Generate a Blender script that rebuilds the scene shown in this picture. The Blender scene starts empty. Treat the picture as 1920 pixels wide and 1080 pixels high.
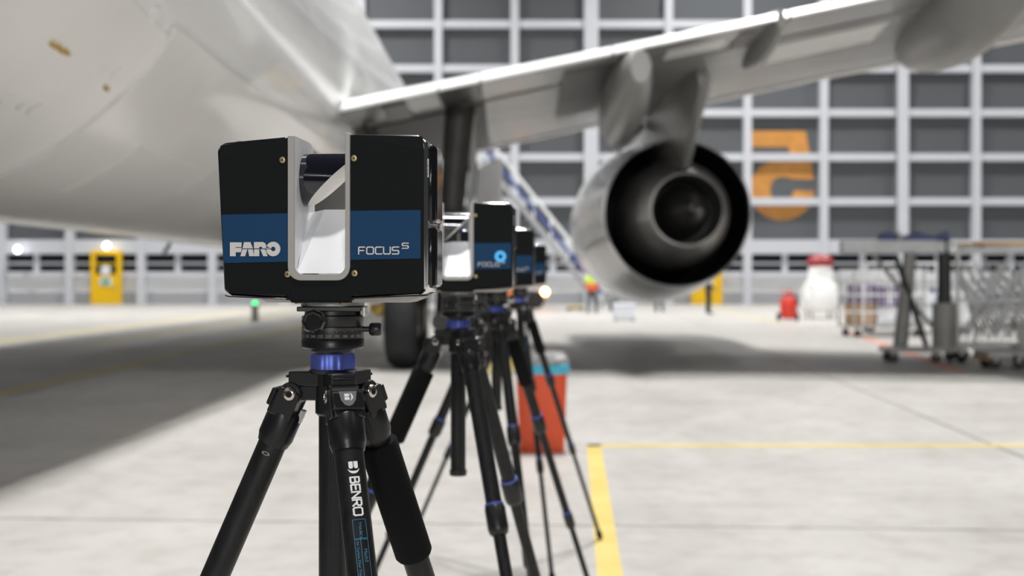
import bpy, bmesh, math, random
from mathutils import Vector, Matrix
random.seed(7)
R = math.radians
scn = bpy.context.scene
COL = scn.collection
H = 1.32          # camera height
F = 2400.0        # focal length in pixels of the 1920 wide frame
HZ = 525.0        # horizon row

# ------------------------------------------------------------------ camera
cam_d = bpy.data.cameras.new('camera')
cam = bpy.data.objects.new('camera', cam_d); COL.objects.link(cam)
cam.location = (0, 0, H); cam.rotation_euler = (R(90), 0, 0)
cam_d.sensor_width = 36.0; cam_d.lens = F * 36.0 / 1920.0
cam_d.shift_y = -(540 - HZ) / 1920.0
cam_d.clip_start = 0.05; cam_d.clip_end = 400
cam_d.dof.use_dof = True; cam_d.dof.focus_distance = 1.462
cam_d.dof.aperture_fstop = 5.4; cam_d.dof.aperture_blades = 0
scn.camera = cam

# ------------------------------------------------------------------ world, lamps, exposure
w = bpy.data.worlds.new('world'); scn.world = w; w.use_nodes = True
bg = w.node_tree.nodes['Background']
bg.inputs[0].default_value = (0.93, 0.96, 1.0, 1); bg.inputs[1].default_value = 0.045
def lamp(x, y, z, p, sx, sy, col=(1, 0.985, 0.96), spread=170):
    l = bpy.data.lights.new('high_bay_or_fill_light', 'AREA'); l.shape = 'RECTANGLE'
    l.size = sx; l.size_y = sy; l.energy = p; l.color = col; l.spread = R(spread)
    o = bpy.data.objects.new('high_bay_or_fill_light', l); COL.objects.link(o); o.location = (x, y, z)
    return o
# roof lamps of the hangar, all at roof height: a row above the wing, others over the far floor and the sides
for (x, y, p, sp) in ((1.5, 13.5, 6600, 170), (1.5, 19, 5200, 170), (20, 16, 2400, 170), (1, -6, 850, 75), (24, -4, 500, 170), (-22, 16, 400, 170),
                      (0, 46, 1900, 85), (20, 44, 1900, 85), (-20, 46, 2000, 85), (-10, 61, 3200, 120), (12, 61, 3200, 120), (32, 60, 2600, 120), (-32, 60, 2600, 120)):
    lamp(x, y, 28, p, 2.2, 2.2, spread=sp)
# added fill lights behind the camera, aimed at the aircraft to brighten its engine
for (x, p) in ((-1, 9000), (9, 3500)):
    o = lamp(x, -75, 15, p, 3.0, 3.0, (1, 1, 1))
    o.rotation_euler = (Vector((0, 22, 3)) - Vector((x, -75, 15))).to_track_quat('-Z', 'Y').to_euler()
vs = scn.view_settings
vs.view_transform = 'Standard'; vs.look = 'None'; vs.gamma = 1.0; vs.exposure = 0.0
try: vs.use_curve_mapping = False
except Exception: pass

# ------------------------------------------------------------------ materials
MT = {}
def mat(name, col, rough=0.5, metal=0.0, noise=0.0, nscale=8.0, bump=0.0, bscale=60.0, coat=0.0, emit=None, estr=0.0,
        alpha=1.0, stretch=None, trans=0.0, col2=None, spec=0.5):
    m = bpy.data.materials.new(name); m.use_nodes = True
    nt = m.node_tree; b = nt.nodes['Principled BSDF']
    b.inputs['Base Color'].default_value = (*col, 1)
    b.inputs['Roughness'].default_value = rough; b.inputs['Metallic'].default_value = metal
    b.inputs['Coat Weight'].default_value = coat
    b.inputs['Specular IOR Level'].default_value = spec
    b.inputs['Transmission Weight'].default_value = trans
    b.inputs['Alpha'].default_value = alpha
    if emit:
        b.inputs['Emission Color'].default_value = (*emit, 1); b.inputs['Emission Strength'].default_value = estr
    tc = nt.nodes.new('ShaderNodeTexCoord'); vec = tc.outputs['Object']
    if stretch:
        mp = nt.nodes.new('ShaderNodeMapping'); mp.inputs['Scale'].default_value = stretch
        nt.links.new(vec, mp.inputs[0]); vec = mp.outputs[0]
    n = nt.nodes.new('ShaderNodeTexNoise'); n.inputs['Scale'].default_value = nscale; n.inputs['Detail'].default_value = 5
    nt.links.new(vec, n.inputs['Vector'])
    r = nt.nodes.new('ShaderNodeValToRGB')
    k = max(noise, 0.015)
    c2 = col2 if col2 else tuple(min(1, c * (1 + k)) for c in col)
    r.color_ramp.elements[0].color = (*[c * (1 - k) for c in col], 1); r.color_ramp.elements[0].position = 0.3
    r.color_ramp.elements[1].color = (*c2, 1); r.color_ramp.elements[1].position = 0.7
    nt.links.new(n.outputs['Fac'], r.inputs[0]); nt.links.new(r.outputs[0], b.inputs['Base Color'])
    if bump:
        n2 = nt.nodes.new('ShaderNodeTexNoise'); n2.inputs['Scale'].default_value = bscale; n2.inputs['Detail'].default_value = 3
        nt.links.new(tc.outputs['Object'], n2.inputs['Vector'])
        bp = nt.nodes.new('ShaderNodeBump'); bp.inputs['Strength'].default_value = bump; bp.inputs['Distance'].default_value = 0.02 if bscale < 100 else 0.0006
        nt.links.new(n2.outputs['Fac'], bp.inputs['Height']); nt.links.new(bp.outputs[0], b.inputs['Normal'])
    MT[name] = m
    return m
# concrete floor
def concrete():
    m = mat('concrete', (0.60, 0.585, 0.56), 0.42, noise=0.05, nscale=0.35)
    nt = m.node_tree; b = nt.nodes['Principled BSDF']
    g = nt.nodes.new('ShaderNodeNewGeometry')
    def noi(s, d, st=(1, 1, 1)):
        mp = nt.nodes.new('ShaderNodeMapping'); mp.inputs['Scale'].default_value = st
        nt.links.new(g.outputs['Position'], mp.inputs[0])
        n = nt.nodes.new('ShaderNodeTexNoise'); n.inputs['Scale'].default_value = s; n.inputs['Detail'].default_value = d
        n.inputs['Roughness'].default_value = 0.6
        nt.links.new(mp.outputs[0], n.inputs['Vector']); return n.outputs['Fac']
    r1 = nt.nodes.new('ShaderNodeValToRGB')
    r1.color_ramp.elements[0].position = 0.30; r1.color_ramp.elements[0].color = (0.37, 0.358, 0.34, 1)
    r1.color_ramp.elements[1].position = 0.66; r1.color_ramp.elements[1].color = (0.47, 0.458, 0.44, 1)
    nt.links.new(noi(0.9, 8, (1, 0.6, 1)), r1.inputs[0])
    r2 = nt.nodes.new('ShaderNodeValToRGB')
    r2.color_ramp.elements[0].position = 0.33; r2.color_ramp.elements[0].color = (0.86, 0.85, 0.83, 1)
    r2.color_ramp.elements[1].position = 0.52; r2.color_ramp.elements[1].color = (1, 1, 1, 1)
    nt.links.new(noi(5.0, 6), r2.inputs[0])
    mx = nt.nodes.new('ShaderNodeMixRGB'); mx.blend_type = 'MULTIPLY'; mx.inputs[0].default_value = 1
    nt.links.new(r1.outputs[0], mx.inputs[1]); nt.links.new(r2.outputs[0], mx.inputs[2])
    nt.links.new(mx.outputs[0], b.inputs['Base Color'])
    rr = nt.nodes.new('ShaderNodeMapRange'); rr.inputs['To Min'].default_value = 0.32; rr.inputs['To Max'].default_value = 0.6
    nt.links.new(noi(1.7, 4), rr.inputs['Value']); nt.links.new(rr.outputs[0], b.inputs['Roughness'])
concrete()
mat('joint', (0.20, 0.19, 0.18), 0.8)
mat('yellow_paint', (0.62, 0.47, 0.11), 0.55, noise=0.12, nscale=2.5, col2=(0.64, 0.52, 0.20))
mat('worn_yellow', (0.55, 0.46, 0.18), 0.55, noise=0.15, nscale=1.2, col2=(0.57, 0.50, 0.28))
mat('red_paint', (0.62, 0.22, 0.15), 0.6, noise=0.2, nscale=1.0, col2=(0.66, 0.38, 0.30))
mat('aircraft_white', (0.92, 0.925, 0.93), 0.24, noise=0.03, nscale=0.6, coat=0.3)
mat('aircraft_belly', (0.88, 0.875, 0.865), 0.38, noise=0.06, nscale=0.5)
mat('fairing_grey', (0.90, 0.895, 0.885), 0.24, noise=0.05, nscale=0.5, coat=0.4)
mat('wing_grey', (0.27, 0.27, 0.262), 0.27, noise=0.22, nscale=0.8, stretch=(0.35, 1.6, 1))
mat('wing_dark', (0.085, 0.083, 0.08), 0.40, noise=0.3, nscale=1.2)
mat('canoe_grey', (0.27, 0.27, 0.255), 0.32, noise=0.1, nscale=1.0)
mat('edge_white', (0.88, 0.89, 0.90), 0.3)
mat('nacelle_white', (0.88, 0.885, 0.89), 0.25, noise=0.04, nscale=0.6, coat=0.3)
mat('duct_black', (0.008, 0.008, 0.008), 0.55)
mat('core_metal', (0.50, 0.49, 0.48), 0.32, metal=0.85, noise=0.15, nscale=2.0)
mat('plug_metal', (0.10, 0.098, 0.095), 0.34, metal=0.8, noise=0.2, nscale=2.0)
mat('bright_metal', (0.75, 0.76, 0.78), 0.2, metal=0.9)
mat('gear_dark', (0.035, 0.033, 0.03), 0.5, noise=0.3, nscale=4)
mat('tyre', (0.018, 0.018, 0.02), 0.7, noise=0.2, nscale=3)
mat('brass', (0.55, 0.36, 0.08), 0.45, metal=0.3)
mat('seam_brown', (0.42, 0.36, 0.32), 0.6)
mat('wall_panel', (0.128, 0.138, 0.150), 0.55, noise=0.05, nscale=1.0)
mat('frame_white', (0.61, 0.63, 0.68), 0.5, noise=0.04, nscale=0.8)
mat('white_sheet', (0.82, 0.84, 0.86), 0.45, noise=0.03, nscale=0.6)
mat('kick_grey', (0.38, 0.39, 0.42), 0.5)
mat('dark_glass', (0.012, 0.016, 0.022), 0.12, spec=0.6)
mat('orange_paint', (0.60, 0.27, 0.06), 0.6, noise=0.12, nscale=1.5)
mat('door_yellow', (0.88, 0.54, 0.004), 0.45, noise=0.05, nscale=2)
mat('sign_white', (0.82, 0.84, 0.86), 0.5)
mat('sign_green', (0.05, 0.42, 0.25), 0.5)
mat('lamp_warm', (1, 0.95, 0.8), 0.5, emit=(1, 0.93, 0.72), estr=9)
mat('lamp_white', (1, 1, 1), 0.5, emit=(0.92, 0.94, 1.0), estr=9)
mat('lamp_green', (0.1, 0.8, 0.3), 0.5, emit=(0.05, 0.9, 0.3), estr=2.5)
mat('lamp_orange', (1, 0.5, 0.2), 0.5, emit=(1.0, 0.42, 0.16), estr=22)
mat('led_violet', (0.5, 0.5, 1), 0.4, emit=(0.45, 0.5, 1.0), estr=16)
mat('ring_reflection', (0.05, 0.36, 0.68), 0.4, emit=(0.03, 0.36, 0.8), estr=0.5)
# scanner and tripod
mat('cover_black', (0.0062, 0.0072, 0.0082), 0.6, noise=0.1, nscale=200, bump=0.4, bscale=900, spec=0.12)
mat('gloss_black', (0.006, 0.0065, 0.0075), 0.13, coat=0.4)
mat('band_blue', (0.004, 0.044, 0.122), 0.55, noise=0.05, nscale=300, bump=0.2, bscale=900, spec=0.2)
mat('silver_rim', (0.37, 0.355, 0.34), 0.42, metal=0.25, noise=0.06, nscale=900)
mat('silver_inner', (0.86, 0.87, 0.89), 0.38, metal=0.12, noise=0.02, nscale=40)
mat('chrome', (0.66, 0.66, 0.67), 0.14, metal=1.0)
mat('mirror', (0.96, 0.94, 0.91), 0.25, metal=0.0)  # the mirror's bright reflection is put into this cream base colour
mat('drum_black', (0.006, 0.006, 0.012), 0.09, coat=0.8)
mat('letter_silver', (0.66, 0.635, 0.60), 0.5)
mat('screw_brass', (0.42, 0.33, 0.18), 0.35, metal=0.9)
mat('screw_dark', (0.03, 0.025, 0.02), 0.5)
mat('anod_black', (0.010, 0.010, 0.011), 0.36, noise=0.1, nscale=80, spec=0.5)
mat('satin_black', (0.013, 0.013, 0.0145), 0.33, metal=0.3, noise=0.1, nscale=60, stretch=(1, 1, 12))
mat('carbon', (0.010, 0.0105, 0.0115), 0.42, noise=0.5, nscale=120, stretch=(1, 1, 0.15), spec=0.35)
mat('foam', (0.0085, 0.0085, 0.009), 0.95, noise=0.15, nscale=300, bump=0.4, bscale=1500, spec=0.15)
mat('blue_anod', (0.10, 0.14, 0.52), 0.38, metal=0.45)
mat('bolt_steel', (0.62, 0.58, 0.54), 0.24, metal=1.0)
mat('decal_white', (0.88, 0.88, 0.88), 0.45)
mat('decal_blue', (0.07, 0.26, 0.42), 0.5)
mat('decal_grey', (0.30, 0.28, 0.25), 0.5)
mat('badge_grey', (0.36, 0.37, 0.38), 0.3, metal=0.6)
mat('cloth_grey', (0.45, 0.45, 0.46), 0.6)
# props
mat('bin_red', (0.74, 0.085, 0.02), 0.42, noise=0.05, nscale=4)
mat('liner_cyan', (0.06, 0.46, 0.66), 0.35)
mat('clear_bag', (0.36, 0.36, 0.36), 0.18, noise=0.4, nscale=18, bump=0.8, bscale=30)
mat('fire_red', (0.62, 0.04, 0.025), 0.4)
mat('dark_red', (0.30, 0.02, 0.03), 0.45)
mat('tank_white', (0.84, 0.84, 0.83), 0.35)
mat('steel', (0.50, 0.50, 0.49), 0.38, metal=0.5, noise=0.15, nscale=3)
mat('steel_light', (0.74, 0.75, 0.76), 0.35, metal=0.15, noise=0.15, nscale=3)
mat('post_grey', (0.33, 0.33, 0.31), 0.45, noise=0.1, nscale=3)
mat('post_dark', (0.03, 0.03, 0.032), 0.5)
mat('caster_black', (0.02, 0.02, 0.02), 0.6)
mat('tarp_blue', (0.10, 0.13, 0.30), 0.6, noise=0.3, nscale=5)
mat('rail_blue', (0.08, 0.11, 0.32), 0.5)
mat('cardboard', (0.42, 0.26, 0.13), 0.7, noise=0.1, nscale=5)
mat('crate_white', (0.74, 0.76, 0.82), 0.5)
mat('purple_box', (0.20, 0.15, 0.28), 0.6)
mat('orange_board', (0.72, 0.36, 0.03), 0.5)
mat('tug_orange', (0.80, 0.24, 0.05), 0.4)
mat('tug_grey', (0.40, 0.41, 0.43), 0.4)
mat('navy', (0.012, 0.016, 0.035), 0.8)
mat('hiviz_yellow', (0.62, 0.80, 0.06), 0.6)
mat('hiviz_orange', (0.88, 0.14, 0.03), 0.6)
mat('dark_cloth', (0.02, 0.02, 0.024), 0.8)
mat('skin', (0.50, 0.29, 0.20), 0.55)
mat('hair', (0.03, 0.02, 0.015), 0.6)
mat('rubber_hose', (0.05, 0.05, 0.05), 0.6)

# ------------------------------------------------------------------ mesh helpers
class MB:
    def __init__(s): s.v = []; s.f = []
    def add(s, vs, fs):
        n = len(s.v); s.v += [tuple(v) for v in vs]; s.f += [tuple(i + n for i in f) for f in fs]; return s
    def box(s, x0, x1, y0, y1, z0, z1, M=None):
        vs = [Vector((x, y, z)) for x in (x0, x1) for y in (y0, y1) for z in (z0, z1)]
        if M: vs = [M @ v for v in vs]
        return s.add(vs, [(0, 1, 3, 2), (4, 6, 7, 5), (0, 4, 5, 1), (2, 3, 7, 6), (0, 2, 6, 4), (1, 5, 7, 3)])
    def loft(s, rings, closed=True, cap=True):
        n = len(rings[0]); vs = [p for r in rings for p in r]; fs = []
        for i in range(len(rings) - 1):
            for j in range(n if closed else n - 1):
                k = (j + 1) % n
                fs.append((i * n + j, i * n + k, (i + 1) * n + k, (i + 1) * n + j))
        if cap and closed:
            fs.append(tuple(range(n - 1, -1, -1))); fs.append(tuple((len(rings) - 1) * n + j for j in range(n)))
        return s.add(vs, fs)
    def lathe(s, prof, n=32, M=None, cap=True, a0=0, a1=2 * math.pi):
        """profile of (r, z) turned about z"""
        full = abs(a1 - a0 - 2 * math.pi) < 1e-6
        rings = []
        for r, z in prof:
            ring = []
            for k in range(n if full else n + 1):
                a = a0 + (a1 - a0) * k / n
                p = Vector((r * math.cos(a), r * math.sin(a), z)); ring.append(M @ p if M else p)
            rings.append(ring)
        return s.loft(rings, full, cap)
    def tube(s, pts, r, n=10):
        pts = [Vector(p) for p in pts]; rings = []
        for i, p in enumerate(pts):
            t = (pts[min(i + 1, len(pts) - 1)] - pts[max(i - 1, 0)]).normalized()
            up = Vector((0, 0, 1)) if abs(t.z) < 0.95 else Vector((1, 0, 0))
            a = t.cross(up).normalized(); b = a.cross(t)
            rr = r[i] if isinstance(r, (list, tuple)) else r
            rings.append([p + rr * (a * math.cos(2 * math.pi * k / n) + b * math.sin(2 * math.pi * k / n)) for k in range(n)])
        return s.loft(rings)
    def prism(s, poly, fn, t0, t1):
        """2-D outline swept between depth t0 and t1; fn(u, w, t) -> point"""
        return s.loft([[fn(u, w, t0) for u, w in poly], [fn(u, w, t1) for u, w in poly]])
    def build(s, name, m, parent=None, smooth=False, bevel=0, seg=2, angle=35, loc=None):
        me = bpy.data.meshes.new(name); me.from_pydata(s.v, [], s.f); me.validate()
        bm = bmesh.new(); bm.from_mesh(me)
        bmesh.ops.remove_doubles(bm, verts=bm.verts, dist=1e-6)
        bmesh.ops.recalc_face_normals(bm, faces=bm.faces)
        bm.to_mesh(me); bm.free()
        me.materials.append(MT[m])
        o = bpy.data.objects.new(name, me); COL.objects.link(o)
        if parent: o.parent = parent
        if loc: o.location = loc
        if bevel:
            md = o.modifiers.new('bevel', 'BEVEL'); md.width = bevel; md.segments = seg; md.limit_method = 'ANGLE'; md.angle_limit = R(30)
            md.harden_normals = False
        if smooth or bevel: shade(me, angle)
        return o
def shade(me, angle=35):
    bm = bmesh.new(); bm.from_mesh(me)
    for f in bm.faces: f.smooth = True
    for e in bm.edges:
        if len(e.link_faces) == 2 and e.calc_face_angle(0) > R(angle): e.smooth = False
    bm.to_mesh(me); bm.free()
def tag(o, label=None, cat=None, group=None, kind=None):
    if label: o['label'] = label
    if cat: o['category'] = cat
    if group: o['group'] = group
    if kind: o['kind'] = kind
    return o
def empty(name, loc=(0, 0, 0), rz=0, parent=None):
    o = bpy.data.objects.new(name, None); COL.objects.link(o); o.location = loc; o.rotation_euler = (0, 0, rz)
    o.empty_display_size = 0.1
    if parent: o.parent = parent
    return o
def copy_tree(o, parent=None):
    c = o.copy(); COL.objects.link(c)
    if parent: c.parent = parent
    for ch in [x for x in o.children]: copy_tree(ch, c)
    return c
def share(name, me, parent, loc=(0, 0, 0), scale=(1, 1, 1), rot=(0, 0, 0)):
    o = bpy.data.objects.new(name, me); COL.objects.link(o); o.parent = parent
    o.location = loc; o.scale = scale; o.rotation_euler = rot
    return o
def frame(axis, hint=(0, -1, 0)):
    """matrix whose z is axis and whose x leans to hint"""
    z = Vector(axis).normalized(); h = Vector(hint); x = (h - z * h.dot(z)).normalized(); y = z.cross(x)
    return Matrix(((x.x, y.x, z.x, 0), (x.y, y.y, z.y, 0), (x.z, y.z, z.z, 0), (0, 0, 0, 1)))
def at(px, py, d):
    """point of the hangar at depth d that lies on this line of sight (used for measuring the place)"""
    return Vector(((px - 960) / F * d, d, H + (HZ - py) / F * d))

# stroke letters in a 10-high cell; each letter: width, polylines
G = {
 'F': (9, [[(0, 0), (0, 9), (1, 10), (9, 10)], [(0, 5), (7.5, 5)]]),
 'O': (10, [[(1.5, 0), (8.5, 0), (10, 1.5), (10, 8.5), (8.5, 10), (1.5, 10), (0, 8.5), (0, 1.5), (1.5, 0)]]),
 'C': (9, [[(9.5, 0), (1.5, 0), (0, 1.5), (0, 8.5), (1.5, 10), (9.5, 10)]]),
 'U': (10, [[(0, 10), (0, 1.5), (1.5, 0), (8.5, 0), (10, 1.5), (10, 10)]]),
 'S': (9.5, [[(0, 0), (8.3, 0), (9.5, 1.2), (9.5, 3.8), (8.3, 5), (1.2, 5), (0, 6.2), (0, 8.8), (1.2, 10), (9.5, 10)]]),
 'B': (7.5, [[(0, 0), (0, 10), (5.5, 10), (6.8, 8.8), (6.8, 6.3), (5.5, 5.2), (0, 5.2)], [(5.5, 5.2), (7.5, 4), (7.5, 1.3), (6, 0), (0, 0)]]),
 'E': (7, [[(7, 0), (0, 0), (0, 10), (7, 10)], [(0, 5), (6.2, 5)]]),
 'N': (8, [[(0, 0), (0, 10), (8, 0), (8, 10)]]),
 'R': (7.8, [[(0, 0), (0, 10), (6, 10), (7.5, 8.7), (7.5, 6), (6, 4.7), (0, 4.7)], [(3.5, 4.7), (7.8, 0)]]),
 '0': (8.5, [[(2.5, 0), (6, 0), (8, 2), (8.5, 5), (8, 8), (6, 10), (2.5, 10), (.5, 8), (0, 5), (.5, 2), (2.5, 0)]]),
}
def strokes(text, size, wd, gap):
    """list of quads (4 uv points) for stroke lettering, baseline at 0"""
    out = []; x = 0; k = size / 10.0
    for ch in text:
        if ch == ' ': x += 6; continue
        wid, pls = G[ch]
        for pl in pls:
            for (a, b) in zip(pl, pl[1:]):
                A = Vector((a[0] + x, a[1])) * k; B = Vector((b[0] + x, b[1])) * k
                t = (B - A).normalized(); n = Vector((-t.y, t.x)) * wd / 2; t = t * wd * 0.42
                out.append([A - t - n, B + t - n, B + t + n, A - t + n])
        x += wid + gap
    return out, x * k
def font_polys(text, size):
    """built-in font as flat mesh (verts, faces)"""
    cu = bpy.data.curves.new('lettering', 'FONT'); cu.body = text; cu.size = size; cu.resolution_u = 3
    o = bpy.data.objects.new('lettering', cu); COL.objects.link(o)
    dg = bpy.context.evaluated_depsgraph_get(); me = bpy.data.meshes.new_from_object(o.evaluated_get(dg))
    vs = [v.co.copy() for v in me.vertices]; fs = [tuple(p.vertices) for p in me.polygons]
    bpy.data.objects.remove(o); bpy.data.curves.remove(cu); bpy.data.meshes.remove(me)
    return vs, fs

# ================================================================== FLOOR
floor = MB().box(-48, 48, -24, 78, -0.3, -0.012).build('floor', 'joint'); tag(floor, kind='structure')
slab_me = None
SL = 7.0; rot = R(3.6)
cr, sr = math.cos(rot), math.sin(rot)
for i in range(-8, 9):
    for j in range(-5, 13):
        lx, ly = i * SL + 3.2 - SL / 2 + 0.0, j * SL + 6.9 - SL / 2
        x = lx * cr - ly * sr * -1 * -1; y = lx * sr + ly * cr
        x = lx * cr + ly * sr; y = -lx * sr + ly * cr
        if not (-44 < x < 44 and -20 < y < 74): continue
        if slab_me is None:
            b = MB().box(-SL / 2 + .011, SL / 2 - .011, -SL / 2 + .011, SL / 2 - .011, -0.25, 0).build('slab', 'concrete', floor)
            slab_me = b.data; b.location = (x, y, 0); b.rotation_euler = (0, 0, -rot)
        else:
            share('slab', slab_me, floor, (x, y, 0), rot=(0, 0, -rot))
def stripe(name, p, q, wd, m, label, group=None):
    p = Vector((*p, 0)); q = Vector((*q, 0)); t = (q - p).normalized(); n = Vector((-t.y, t.x, 0)) * wd / 2
    b = MB(); k = max(1, int((q - p).length / 3)); 
    rings = []
    for i in range(k + 1):
        c = p.lerp(q, i / k); rings.append([c - n, c + n, c + n + Vector((0, 0, .003)), c - n + Vector((0, 0, .003))])
    b.loft(rings); o = b.build(name, m); tag(o, label, 'floor marking', group); return o
stripe('floor_stripe', (0.655, 10.26), (0.26, 2.0), 0.115, 'yellow_paint', 'bright yellow floor line running towards the viewer beside the tripods')
stripe('floor_stripe', (0.60, 10.2), (12, 10.2), 0.14, 'yellow_paint', 'yellow floor line crossing the bright concrete on the right')
stripe('floor_stripe', (-11, 14), (-11, 64), 0.45, 'worn_yellow', 'pale yellow floor line on bright concrete, farthest left below the yellow door')
stripe('floor_stripe', (-8.55, 26), (-8.75, 64), 0.3, 'worn_yellow', 'pale yellow floor line behind the front scanner, second from the left')
stripe('floor_stripe', (-5.95, 8), (-5.85, 62), 0.3, 'worn_yellow', 'worn yellow guide line lying in the dark shade under the fuselage')
stripe('floor_stripe', (8.8, 34), (6.4, 18.2), 0.22, 'red_paint', 'faded red floor line beside the equipment racks')
stripe('floor_stripe', (9.5, 62), (8.0, 38), 0.2, 'worn_yellow', 'faint yellow floor line near the red extinguisher')

# ================================================================== BACK WALL (hangar doors)
WD = 70.4
S = F / WD
wx = lambda px: (px - 960) / S
wz = lambda py: H + (HZ - py) / S
wall = empty('wall_back', (0, WD, 0)); tag(wall, kind='structure')
rows = [462, 378, 295, 212, 129, 46, -37, -120]
zs = [wz(y) for y in rows]
cols_px = [-790, -665, -530, -397, -262, -128, 5, 133, 267, 400, 534, 678, 822, 965, 1108, 1253, 1400, 1543, 1690, 1828, 1962, 2096, 2230, 2364, 2498]
cx = [wx(p) for p in cols_px]
thick = {1108: 0.78, 1690: 0.62, 5: 0.5, 534: .6}
def corr(name):
    b = MB(); n = 40; pr = []
    for i in range(n):
        u = -0.5 + i / n
        pr += [(u, 0), (u + .4 / n, 0), (u + .5 / n, -.035), (u + .9 / n, -.035)]
    pr.append((0.5, 0))
    b.loft([[Vector((u, d, -0.5)) for u, d in pr], [Vector((u, d, 0.5)) for u, d in pr]], closed=False)
    return b.build(name, 'wall_panel', wall)
p0 = corr('panel'); first = True
for i in range(len(cx) - 1):
    for j in range(len(zs) - 1):
        wdt = cx[i + 1] - cx[i]; hgt = zs[j + 1] - zs[j]
        L = ((cx[i] + cx[i + 1]) / 2, 0.2, (zs[j] + zs[j + 1]) / 2)
        if first: p0.location = L; p0.scale = (wdt, 1, hgt); first = False
        else: share('panel', p0.data, wall, L, (wdt, 1, hgt))
unit = MB().box(-.5, .5, -.5, .5, -.5, .5).build('column', 'frame_white', wall, bevel=0.02); first = True
ztop = zs[-1]
for px, x in zip(cols_px, cx):
    t = thick.get(px, 0.44)
    L = (x, -0.10, ztop / 2); sc = (t, 0.5, ztop)
    if first: unit.location = L; unit.scale = sc; first = False
    else: share('column', unit.data, wall, L, sc)
x0, x1 = cx[0], cx[-1]
ru = MB().box(-.5, .5, -.5, .5, -.5, .5).build('rail', 'frame_white', wall)
ru.location = ((x0 + x1) / 2, -0.04, wz(463)); ru.scale = (x1 - x0, .46, 0.78)
for j, z in enumerate(zs[1:]):
    share('rail', ru.data, wall, ((x0 + x1) / 2, -0.02, z), (x1 - x0, .34, 0.42))
# door-leaf seams beside the thick posts
for px in (1680,):
    o = MB().box(-.06, .06, -.1, .1, 0, ztop).build('leaf_seam', 'wall_panel', wall); o.location = (wx(px), -0.2, 0)
# window strip, sheets and kick plates per bay
wp = MB().box(-.5, .5, -.02, .02, -.5, .5).build('window_pane', 'dark_glass', wall)
sp = MB().box(-.5, .5, -.05, .05, -.5, .5).build('lower_sheet', 'white_sheet', wall)
kp = MB().box(-.5, .5, -.05, .05, -.5, .5).build('kick_plate', 'kick_grey', wall)
mu = MB().box(-.5, .5, -.5, .5, -.5, .5).build('mullion', 'frame_white', wall)
tmpl_used = set()
def place(tm, L, sc):
    if tm.name in tmpl_used: share(tm.name.split('.')[0], tm.data, wall, L, sc)
    else: tmpl_used.add(tm.name); tm.location = L; tm.scale = sc
for i in range(len(cx) - 1):
    m = (cx[i] + cx[i + 1]) / 2; wdt = cx[i + 1] - cx[i]
    zt, zm, zb = wz(476), wz(494), wz(512)
    for (a, c) in ((cx[i], m), (m, cx[i + 1])):
        for (q0, q1) in ((zb, zm), (zm, zt)):
            place(wp, ((a + c) / 2, 0.12, (q0 + q1) / 2), (c - a, 1, q1 - q0))
    place(mu, (m, 0.05, (zt + zb) / 2), (0.30, .2, zt - zb))
    place(mu, (m, 0.04, zm), (wdt, .16, .14))
    place(mu, (m, -0.05, wz(515)), (wdt, .3, .34))
    place(sp, (m, 0.1, (wz(518) + wz(548)) / 2), (wdt, 1, wz(518) - wz(548)))
    place(kp, (m, 0.06, wz(548) / 2), (wdt, 1, wz(548)))
# painted numeral on the panels (a five seen from behind)
def numeral():
    U = lambda px: (px - 960) / S; Wv = lambda py: H + (HZ - py) / S
    polys = []
    polys.append([(1410, 245), (1512, 245), (1522, 303), (1483, 303), (1480, 275), (1410, 275)])
    # bowl: thick arc open to the right
    ccx, ccy = 1467, 356; out = []; inn = []
    for k in range(0, 29):
        a = R(90 + 268 * k / 28.0)
        out.append((ccx + 61 * math.cos(a), ccy - 57 * math.sin(a))); inn.append((ccx + 22 * math.cos(a), ccy - 25 * math.sin(a)))
    b = MB()
    fn = lambda u, v, t: Vector((U(u), t, Wv(v)))
    for p in polys: b.prism(p, fn, 0.14, 0.155)
    for k in range(28): b.prism([out[k], out[k + 1], inn[k + 1], inn[k]], fn, 0.14, 0.155)
    b.prism([(1467, 303.5), (1522, 303.5), (1527, 336), (1487, 336), (1480, 332), (1467, 331)], fn, 0.14, 0.155)
    return b.build('painted_numeral', 'orange_paint', wall)
n5 = numeral(); tag(n5, 'orange painted numeral five seen from behind')
# pedestrian doors
def ped_door(name, px0, px1, pytop, lamp_mat=None, open_win=True):
    o = empty(name, (0, WD - 0.45, 0)); tag(o, kind='structure')
    a, c = wx(px0), wx(px1); zt = wz(pytop); t = 0.26
    MB().box(a, c, 0, .12, 0, wz(514)).build('door_leaf', 'door_yellow', o)
    f = MB().box(a - t, a, -.03, .2, 0, zt).box(c, c + t, -.03, .2, 0, zt).box(a, c, -.03, .2, zt - .22, zt).build('door_frame', 'door_yellow', o)
    MB().box(a, c, .03, .09, wz(514), zt - .22).build('door_pane', 'dark_glass', o)
    MB().box(a, c, -.01, .13, wz(497), wz(494)).build('pane_bar', 'door_yellow', o)
    m = (a + c) / 2
    MB().lathe([(.28, -.02), (.28, .02)], 24, Matrix.Translation((m, -.05, wz(507))) @ Matrix.Rotation(R(90), 4, 'X')).build('round_sign', 'sign_white', o)
    s = MB().box(m - .33, m + .33, -.05, -.01, wz(535), wz(521)).build('white_sign', 'sign_white', o)
    MB().box(m - .22, m + .22, -.07, -.05, wz(532), wz(524)).build('green_sign', 'sign_green', s)
    MB().box(c - .16, c - .1, -.1, 0, wz(541), wz(537)).build('door_handle', 'steel', o)
    return o
ped_door('door_1', 184, 223, 470)
ped_door('door_2', 1303, 1343, 470)
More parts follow.
